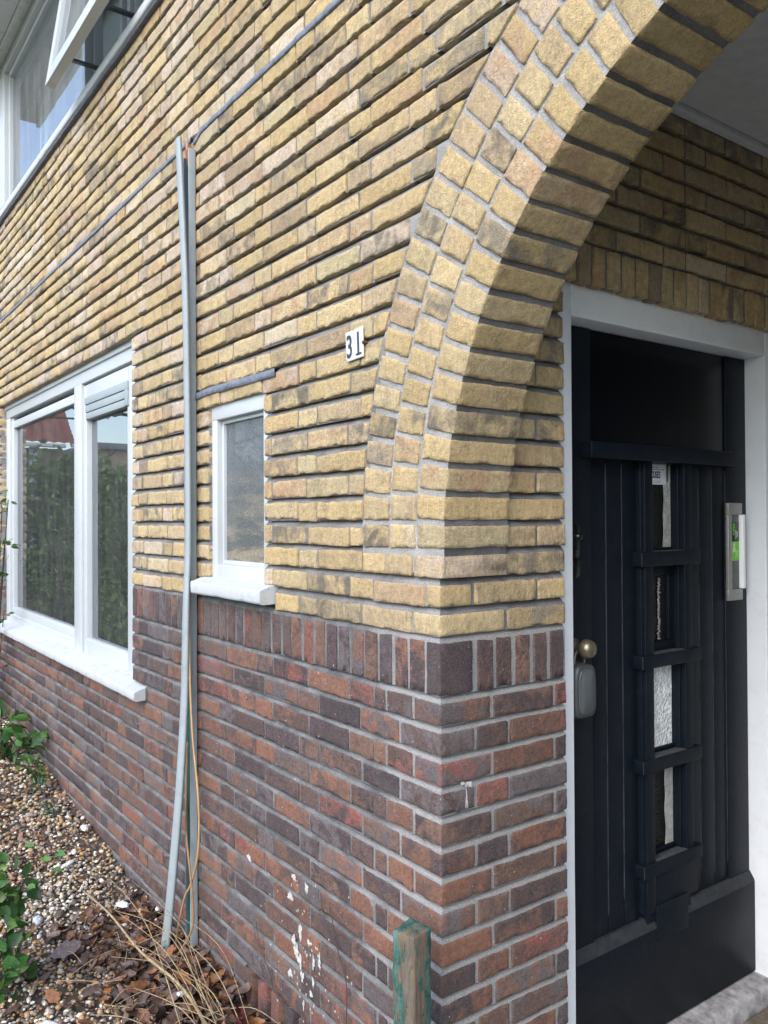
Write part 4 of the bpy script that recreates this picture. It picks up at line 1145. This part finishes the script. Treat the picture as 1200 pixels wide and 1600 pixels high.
# dead leaves
M_DEAD = mat_attr('dead_leaf', .55, .5, 70, .6, .45)
DL = np.array([(.10, .045, .025), (.16, .075, .035), (.065, .038, .03), (.13, .085, .065), (.20, .085, .03), (.09, .06, .052), (.05, .03, .026)])
def dead_leaf(acc, x, y, z, L, W, up, c):
    d = rand_dir(0); d[2] *= .35; n = np.array([rng.normal(0, up), rng.normal(0, up), 1.0])
    d /= np.linalg.norm(d); n -= d * (n @ d); n /= np.linalg.norm(n); b = np.cross(n, d)
    nu, nv = 7, 5; G = np.empty((nu, nv, 3)); cu = rng.uniform(-.35, .5); fo = rng.uniform(-.3, .55)
    for i in range(nu):
        u = i / (nu - 1); w = (math.sin(math.pi * min(1, u * .92 + .06)) ** .7) * (1 - .35 * u) + .03; w *= 1 + .16 * math.sin(u * 19 + x * 90)
        for j in range(nv):
            s_ = (j / (nv - 1) - .5) * 2
            G[i, j] = np.array([x, y, z]) + d * L * (u - .5) + b * s_ * w * W / 2 + n * (cu * L * (u - .5) ** 2 * 1.6 + fo * W * s_ * s_ * .5)
    G += vnoise(G, 60, 91)[..., None] * .004
    acc.grid(G, 0, c)
def litter_pos():
    t = rng.random()
    x = -.35 - 1.55 * t + rng.normal(0, .10); y = -.02 - abs(rng.normal(0, .22)) * (1 - .15 * t) - .0
    return x, y
a = Acc()
for i in range(950):
    x, y = litter_pos()
    if y > -.015: y = -.02
    L = rng.uniform(.03, .075); dead_leaf(a, x, y, bz(x, y) + .014 + rng.uniform(0, .05) * math.exp(-((x + 1.05) / .4) ** 2), L, L * rng.uniform(.5, .8), .45, DL[rng.integers(len(DL))] * rng.uniform(.6, 1.35))
for i in range(120):
    x, y = rng.uniform(-4.6, -1.5), -abs(rng.normal(0, .35)) - .02
    L = rng.uniform(.025, .06); dead_leaf(a, x, y, bz(x, y) + .02, L, L * .6, .35, DL[rng.integers(len(DL))] * rng.uniform(.8, 1.5))
tag(a.build('leaf_litter', M_DEAD), 'brown wet dead leaves heaped at the foot of the wall', 'dead leaves', kind='stuff')
for (x, y, L, c, lab) in ((-1.20, -.33, .10, (.19, .12, .10), 'large pale brown dead leaf lying on the litter'), (-1.30, -.20, .09, (.17, .075, .04), 'chestnut brown dead leaf behind the dry stalks'), (-.86, -.10, .10, (.11, .022, .02), 'dark red dead leaf by the wall foot'), (-.80, -.17, .12, (.10, .055, .04), 'broad dark brown dead leaf lowest by the wall'), (-1.62, -.42, .11, (.12, .085, .08), 'long greyish curled dead leaf on the gravel')):
    a = Acc(); dead_leaf(a, x, y, bz(x, y) + .055, L, L * .72, .35, c); tag(a.build('dead_leaf', M_DEAD), lab, 'dead leaf', 'larger dead leaves')

# dry grass stalks
M_STRAW = mat_plain('dry_straw', (.29, .225, .135), .85, var=.5, scale=60)
st_ = empty('dry_grass_tuft', (-.98, -.17, bz(-.98, -.17)), 'tuft of dry straw coloured stalks leaning over the dead leaves', 'dry grass')
def stalk(pts, r0, r1):
    a = Acc(); s_ = spline(pts, 6); n = len(s_); tube_pts(a, s_, [r0 + (r1 - r0) * i / (n - 1) for i in range(n)], 6); return a.build('stalk', M_STRAW, st_)
stalk([(-.90, -.16, -1.33), (-1.06, -.20, -1.23), (-1.25, -.27, -1.17), (-1.45, -.31, -1.11), (-1.63, -.35, -1.083)], .0055, .003)
for i in range(17):
    bx, by = -.86 + rng.normal(0, .11), -.15 + rng.normal(0, .05)
    an = rng.normal(math.pi + .15, .75); ln = rng.uniform(.25, .62); rise = rng.uniform(.05, .32) * (1 if i % 3 else .3)
    tip = (bx + math.cos(an) * ln, min(-.03, by - abs(math.sin(an)) * ln * .5), bz(bx, by) + .05 + rise)
    mid = ((bx * .55 + tip[0] * .45) + rng.normal(0, .03), (by * .55 + tip[1] * .45), bz(bx, by) + rise * .75 + .05)
    stalk([(bx, by, bz(bx, by) - .02), mid, tip], rng.uniform(.0011, .0025), .0007)
for i in range(26):
    bx, by = rng.uniform(-1.7, -.8), -.06 - abs(rng.normal(0, .2)); an = rng.uniform(0, 6.28); ln = rng.uniform(.08, .3); z_ = bz(bx, by) + .04
    stalk([(bx, by, z_), (bx + math.cos(an) * ln * .5, min(-.02, by + math.sin(an) * ln * .5), z_ + rng.uniform(.0, .04)), (bx + math.cos(an) * ln, min(-.02, by + math.sin(an) * ln), z_ + rng.uniform(-.01, .03))], .0016, .0009)

# white flakes and sticks on the gravel
M_FLAKE = mat_plain('white_flake', (.62, .64, .64), .7, var=.2, scale=60, bump=.6)
def flake(x, y, sx, sy_, rot, lab, nm='paint_flake', cat='paint flake', zz=.02, mat=None):
    a = Acc(); n = 16; c, s_ = math.cos(rot), math.sin(rot); top = []; 
    for t in np.linspace(0, 2 * math.pi, n + 1)[:-1]:
        r_ = rng.uniform(.75, 1.1); u, v = math.cos(t) * sx * r_, math.sin(t) * sy_ * r_; top.append((x + u * c - v * s_, y + u * s_ + v * c))
    z = bz(x, y) + zz
    G = np.array([[(px_, py_, z - .004 + rng.normal(0, .001)) for px_, py_ in top + top[:1]], [(px_, py_, z + rng.normal(0, .0015)) for px_, py_ in top + top[:1]], [(x * .4 + px_ * .6, y * .4 + py_ * .6, z + .004 + rng.normal(0, .002)) for px_, py_ in top + top[:1]], [(x, y, z + .003)] * (n + 1)])
    a.grid(G, 0); o = a.build(nm, mat or M_FLAKE); tag(o, lab, cat, 'white flakes on the gravel')
flake(-2.36, -.21, .055, .014, 2.2, 'long white splinter lying on the gravel', 'paint_splinter', 'splinter', .03)
flake(-1.92, -.11, .036, .024, .3, 'white flake at the edge of the dead leaves')
flake(-1.22, -.57, .05, .03, .6, 'largest white flake nearest the bottom edge', zz=.03)
flake(-1.08, -.20, .012, .010, .6, 'smallest white chip among the straw stalks', zz=.07)
flake(-2.66, -.05, .020, .045, 1.3, 'upright white sliver leaning by the wall foot', 'paint_splinter', 'splinter', .04)
a = Acc(); lathe(a, [(0, .02), (.011, .017), (.019, .005), (.02, -.005), (.012, -.018), (0, -.02)], (-1.97, -.43, bz(-1.97, -.43) + .025), (.3, -.5, .8), 16); tag(a.build('glass_marble', mat_plain('white_and_blue_china', (.45, .5, .58), .2, var=.6, scale=70)), 'round white and blue china bead on the gravel', 'bead')
# thin twigs against the wall
M_TWIG = mat_plain('dark_twig', (.05, .032, .026), .8, var=.3)
for pts, lab in (([(-.897, -.012, -1.088), (-.82, -.014, -1.13), (-.79, -.016, -1.173), (-.70, -.018, -1.21), (-.60, -.02, -1.30)], 'bare dark twig on the wall above the vents'), ([(-.47, -.012, -.80), (-.43, -.012, -.90), (-.385, -.014, -.97), (-.375, -.02, -1.09), (-.37, -.02, -1.3)], 'thin upright twig on the brick beside the post')):
    a = Acc(); tube_pts(a, spline(pts, 6), .0017, 6); tube_pts(a, spline([pts[1], (pts[1][0] - .06, pts[1][1], pts[1][2] + .05), (pts[1][0] - .09, pts[1][1], pts[1][2] + .12)], 4), .001, 5)
    tag(a.build('twig', M_TWIG), lab, 'twig')

# ------------------------------------------------------------------ plants
M_LEAF = mat_attr('glossy_green_leaf', .32, .35, 30, .25, .5, trans=.25)
M_LEAFD = mat_attr('hedge_leaf', .45, .35, 30, .2, .4, trans=.45)
GR = np.array([(.045, .12, .025), (.06, .15, .03), (.035, .09, .022), (.09, .17, .035), (.045, .12, .035)])
def bush(name, label, cat, base, clumps, nleaf, Lr, Wf, stems, group=None, pal=GR, mat=None, up=.25):
    e = empty(name, base, label, cat, group); a = Acc()
    cl = np.array(clumps, float); wts = cl[:, 3] ** 2; wts /= wts.sum()
    for i in range(nleaf):
        q = cl[rng.choice(len(cl), p=wts)]; d = rand_dir(); r_ = q[3] * rng.random() ** .45
        p = q[:3] + d * r_ * np.array([1, 1, .85]); dd = d * .7 + rand_dir() * .8 + np.array([0, 0, up]); L = rng.uniform(*Lr)
        leaf(a, p, dd, rand_dir(.5), L, L * Wf * rng.uniform(.8, 1.15), pal[rng.integers(len(pal))] * rng.uniform(.7, 1.3), rng.uniform(.0, .4))
    a.build('foliage', mat or M_LEAF, e)
    a = Acc()
    for q in cl:
        for k_ in range(stems):
            t = q[:3] + rand_dir() * q[3] * .6; mid = (np.array(base) + t) / 2 + rng.normal(0, .06, 3) * q[3]
            tube_pts(a, spline([base, mid, t], 5), [.006 * (q[3] / .2) ** .4] * 6 + [.003] * 5, 6)
    a.build('stems', M_TWIG, e); return e
bush('shrub', 'green shrub with rounded leaves at the lower left edge', 'shrub', (-1.62, -.74, -1.33), [(-1.58, -.66, -1.10, .11), (-1.50, -.65, -1.22, .11), (-1.66, -.62, -1.00, .10), (-1.52, -.70, -.97, .08), (-1.42, -.68, -1.17, .05)], 180, (.035, .065), .75, 3)
sg = empty('shrub_sprig', (-1.55, -.62, -1.33), 'arching sprig with a few green leaves over the gravel', 'sprig')
a = Acc(); tube_pts(a, spline([(-1.60, -.66, -1.33), (-1.58, -.60, -1.05), (-1.50, -.54, -.88), (-1.40, -.50, -.83)], 6), .0025, 6)
a.build('stem', M_TWIG, sg); a = Acc()
for p_, L in (((-1.42, -.50, -.84), .05), ((-1.48, -.53, -.87), .045), ((-1.44, -.50, -.90), .04), ((-1.53, -.57, -.83), .045), ((-1.50, -.57, -.96), .04)): leaf(a, p_, (1, .3, .25), (0, -.5, 1), L, L * .62, GR[rng.integers(5)] * 1.2)
a.build('foliage', M_LEAF, sg)
a = Acc(); leaf(a, (-1.53, -.62, -1.27), (.6, .25, .9), (.3, -1, .4), .115, .058, (.05, .16, .035))
tag(a.build('broad_leaf', M_LEAF), 'broad bright green leaf at the bottom left corner', 'leaf')
bush('laurel', 'low laurel with broad glossy leaves by the plinth', 'laurel', (-3.85, -.18, -1.16), [(-3.75, -.16, -1.03, .13), (-3.55, -.09, -.97, .07), (-3.95, -.2, -.98, .14)], 75, (.07, .14), .42, 3, up=.1)
bush('small_weed', 'small pale green weed under the wall in the gravel', 'weed', (-3.45, -.10, -1.17), [(-3.46, -.10, -1.10, .08), (-3.30, -.10, -1.14, .05)], 60, (.02, .04), .6, 2)
bush('sedum_patch', 'low blue green sedum patch in the gravel', 'sedum', (-3.0, -.14, -1.22), [(-3.02, -.14, -1.205, .05), (-2.94, -.15, -1.21, .045), (-3.30, -.115, -1.18, .06)], 260, (.008, .016), .5, 1, pal=np.array([(.06, .15, .10), (.08, .18, .09)]))
bush('climber', 'thin climber with few leaves at the wide window edge', 'climber', (-4.55, -.12, -1.1), [(-4.35, -.10, .40, .09), (-4.36, -.10, .12, .09), (-4.62, -.05, -.36, .07), (-4.40, -.1, -.1, .05)], 46, (.03, .06), .6, 2)
bush('dark_thicket', 'brown twiggy thicket against the far end of the plinth', 'thicket', (-4.75, -.25, -1.1), [(-4.70, -.20, -.75, .20), (-4.72, -.22, -.98, .18), (-4.7, -.2, -.55, .12)], 90, (.03, .05), .5, 26, pal=np.array([(.06, .045, .03), (.05, .08, .025)]))
# garden and street behind the camera (seen mirrored in the panes)
def hedge(name, label, x0, x1, y0, y1, z0, z1, n, L, pal):
    e = empty(name, ((x0 + x1) / 2, (y0 + y1) / 2, z0), label, 'hedge'); a = Acc()
    P = np.stack([rng.uniform(x0, x1, n), rng.uniform(y0, y1, n), z0 + (z1 - z0) * rng.random(n) ** .8], 1)
    P[:, 2] += vnoise(P * np.array([1, 1, 0]), 2.2, 95) * .38 * (P[:, 2] - z0) / (z1 - z0)
    for p in P: leaf(a, p, rand_dir(.2), rand_dir(.3), L * rng.uniform(.7, 1.3), L * .5, pal[rng.integers(len(pal))] * rng.uniform(.6, 1.5))
    a.build('foliage', M_LEAFD, e)
    a = Acc()
    for i in range(14):
        x, y = rng.uniform(x0, x1 - .5), rng.uniform(y0, y1); tube_pts(a, [(x, y, z0 - .1), (x + rng.normal(0, .1), y + rng.normal(0, .1), (z0 + z1) / 2), (x + rng.normal(0, .2), y + rng.normal(0, .2), z1 - .2)], .012, 5)
    a.build('stems', M_TWIG, e)
HG = np.array([(.11, .19, .05), (.15, .23, .06), (.08, .15, .04), (.19, .25, .08)])
hedge('hedge', 'leafy green garden hedge mirrored in the wide window', -9.9, -8.8, -6.0, .2, -1.3, 1.0, 15000, .12, HG)
bush('garden_bush', 'round green bush mirrored low in the wide window', 'bush', (-5.9, -.95, -1.2), [(-5.9, -.95, -.7, .42), (-6.3, -.8, -.45, .4), (-5.6, -.8, -.9, .3)], 900, (.06, .10), .55, 6, pal=HG, mat=M_LEAFD)
bush('garden_bush', 'tall loose bush mirrored in the middle of the panes', 'bush', (-7.6, -1.5, -1.2), [(-7.5, -1.5, -.4, .5), (-7.8, -1.3, .15, .5), (-7.3, -1.8, .3, .45), (-7.6, -1.0, -.3, .5)], 1500, (.06, .10), .5, 8, pal=HG, mat=M_LEAFD)
nb = empty('neighbour_house', (-27, -1, -1.4), 'house with red tiled roof mirrored in the left pane', 'house')
M_NB = mat_plain('pale_brick_render', (.28, .22, .15), .9, var=.3, scale=6)
boxes('wall', [(-31, -23.0, -5.0, 4, -1.4, 2.35)], M_NB, nb)
a = Acc(); rows_ = 34; G = []
for i in range(rows_):
    for e_ in (0, 1):
        u = (i + e_ * .999) / rows_; G.append([(-22.6 - 4.6 * u, y_, 2.45 + 4.4 * u + (.05 if e_ == 0 else .0) + .015 * math.sin(y_ * 22)) for y_ in np.linspace(-5.25, 4.3, 160)])
a.grid(np.array(G)); a.build('roof', mat_plain('red_roof_tile', (.20, .065, .045), .8, var=.45, scale=5, bump=.4), nb)
boxes('gutter', [(-22.75, -22.55, -4.98, 4.2, 2.36, 2.47)], M_WHITE, nb, r=.02)
boxes('white_column', [(-22.98, -22.8, -4.3, -4.05, -1.4, 2.36)], M_WHITE, nb)
H = [[(-22.85, -5.28, 2.40), (-22.7, -5.28, 2.40), (-22.85, -5.18, 2.40), (-22.7, -5.18, 2.40), (-27.3, -5.28, 6.85), (-27.2, -5.28, 7.05), (-27.3, -5.18, 6.85), (-27.2, -5.18, 7.05)]]
a = Acc(); add_boxes(a, np.array(H), r=.01); a.build('bargeboard', M_WHITE, nb)
gb = empty('garage', (-22, -5.7, -1.4), 'flat roofed brick garage mirrored in the right pane', 'garage')
boxes('wall', [(-24.5, -21.2, -6.35, -5.36, -1.4, 2.25)], M_NB, gb); boxes('roof_edge', [(-24.6, -21.1, -6.4, -5.33, 2.25, 2.42)], M_LEAD, gb)
tr = empty('bare_tree', (-16.5, -5.3, -1.4), 'bare winter tree mirrored in the right pane', 'tree')
M_BARK = mat_plain('bark', (.09, .075, .06), .9, var=.4, scale=14, bump=.8)
def branch(acc, p, d, L, r, lev):
    pts = [p]; q = Vector(p); dd = Vector(d)
    for i in range(5): dd = (dd + Vector(rng.normal(0, .13, 3)) + Vector((0, 0, .03))).normalized(); q = q + dd * L / 5; pts.append(tuple(q))
    tube_pts(acc, pts, [r * (1 - .1 * i) for i in range(6)], 6 if lev < 2 else 4)
    if lev < 4:
        for k_ in range(4 if lev < 3 else 3):
            s_ = rng.integers(2, 6); nd = (dd + Vector(rng.normal(0, .55, 3))).normalized(); branch(acc, pts[s_], nd, L * rng.uniform(.55, .75), r * .55, lev + 1)
a = Acc(); branch(a, (-16.5, -5.3, -1.4), (0.02, .06, 1), 3.6, .16, 0); a.build('trunk', M_BARK, tr)
hs = empty('street_house', (4, -31, -1.4), 'row of houses across the street behind the viewer', 'house')
boxes('wall', [(-14, 16, -34, -28, -1.4, 3.6)], M_NB, hs)

# ------------------------------------------------------------------ plants inside the windows
M_POT = mat_plain('terracotta_pot', (.30, .17, .09), .8, var=.2); M_POTG = mat_plain('blue_grey_pot', (.20, .27, .29), .5, var=.2)
def pot_plant(name, label, x, y, z0, r, h, pm, clumps, n, Lr, stems=4):
    e = bush(name, label, 'pot plant', (x, y, z0 + h * .8), clumps, n, Lr, .6, stems)
    a = Acc(); lathe(a, [(0, 0), (r * .72, 0), (r * .98, h * .85), (r * 1.08, h * .86), (r * 1.08, h), (r * .95, h), (r * .9, h * .85), (0, h * .85)], (x, y, z0), (0, 0, 1), 24); a.build('pot', pm, e)
pot_plant('pot_plant', 'bushy pot plant in a terracotta pot behind the pane', -4.50, .24, -.41, .10, .17, M_POT, [(-4.50, .24, -.14, .15), (-4.62, .24, -.05, .13), (-4.38, .24, -.10, .12)], 230, (.04, .07))
pot_plant('pot_plant', 'tall bare stemmed plant in a blue grey pot behind the pane', -4.05, .24, -.41, .075, .15, M_POTG, [(-4.0, .24, .42, .09), (-4.12, .24, .22, .07), (-3.98, .24, -.12, .06), (-4.10, .24, .05, .06)], 60, (.05, .09), 3)
pot_plant('pot_plant', 'dark leafy pot plant behind the casement', -2.75, .24, -.41, .09, .15, M_POTG, [(-2.75, .24, -.12, .14), (-2.85, .26, .05, .12), (-2.62, .24, -.05, .11)], 150, (.05, .08))
sn = empty('snake_plant', (-4.35, .17, 2.52), 'upright pointed variegated leaf behind the upstairs pane', 'house plant')
M_SN = mat_attr('variegated_leaf', .5, .6, 18, .1)
a = Acc()
for (x, ang, L) in ((-4.34, -.12, .66), (-4.26, .10, .45), (-4.20, .25, .30)): leaf(a, (x, .17, 2.50), (ang, 0, 1), (0, -1, .05), L, .10, (.30, .42, .22), .03, fold=.03)
a.build('leaves', M_SN, sn)
a = Acc(); lathe(a, [(0, 0), (.05, 0), (.07, .09), (.065, .09), (0, .08)], (-4.28, .17, 2.46), (0, 0, 1), 20); a.build('pot', M_POTG, sn)
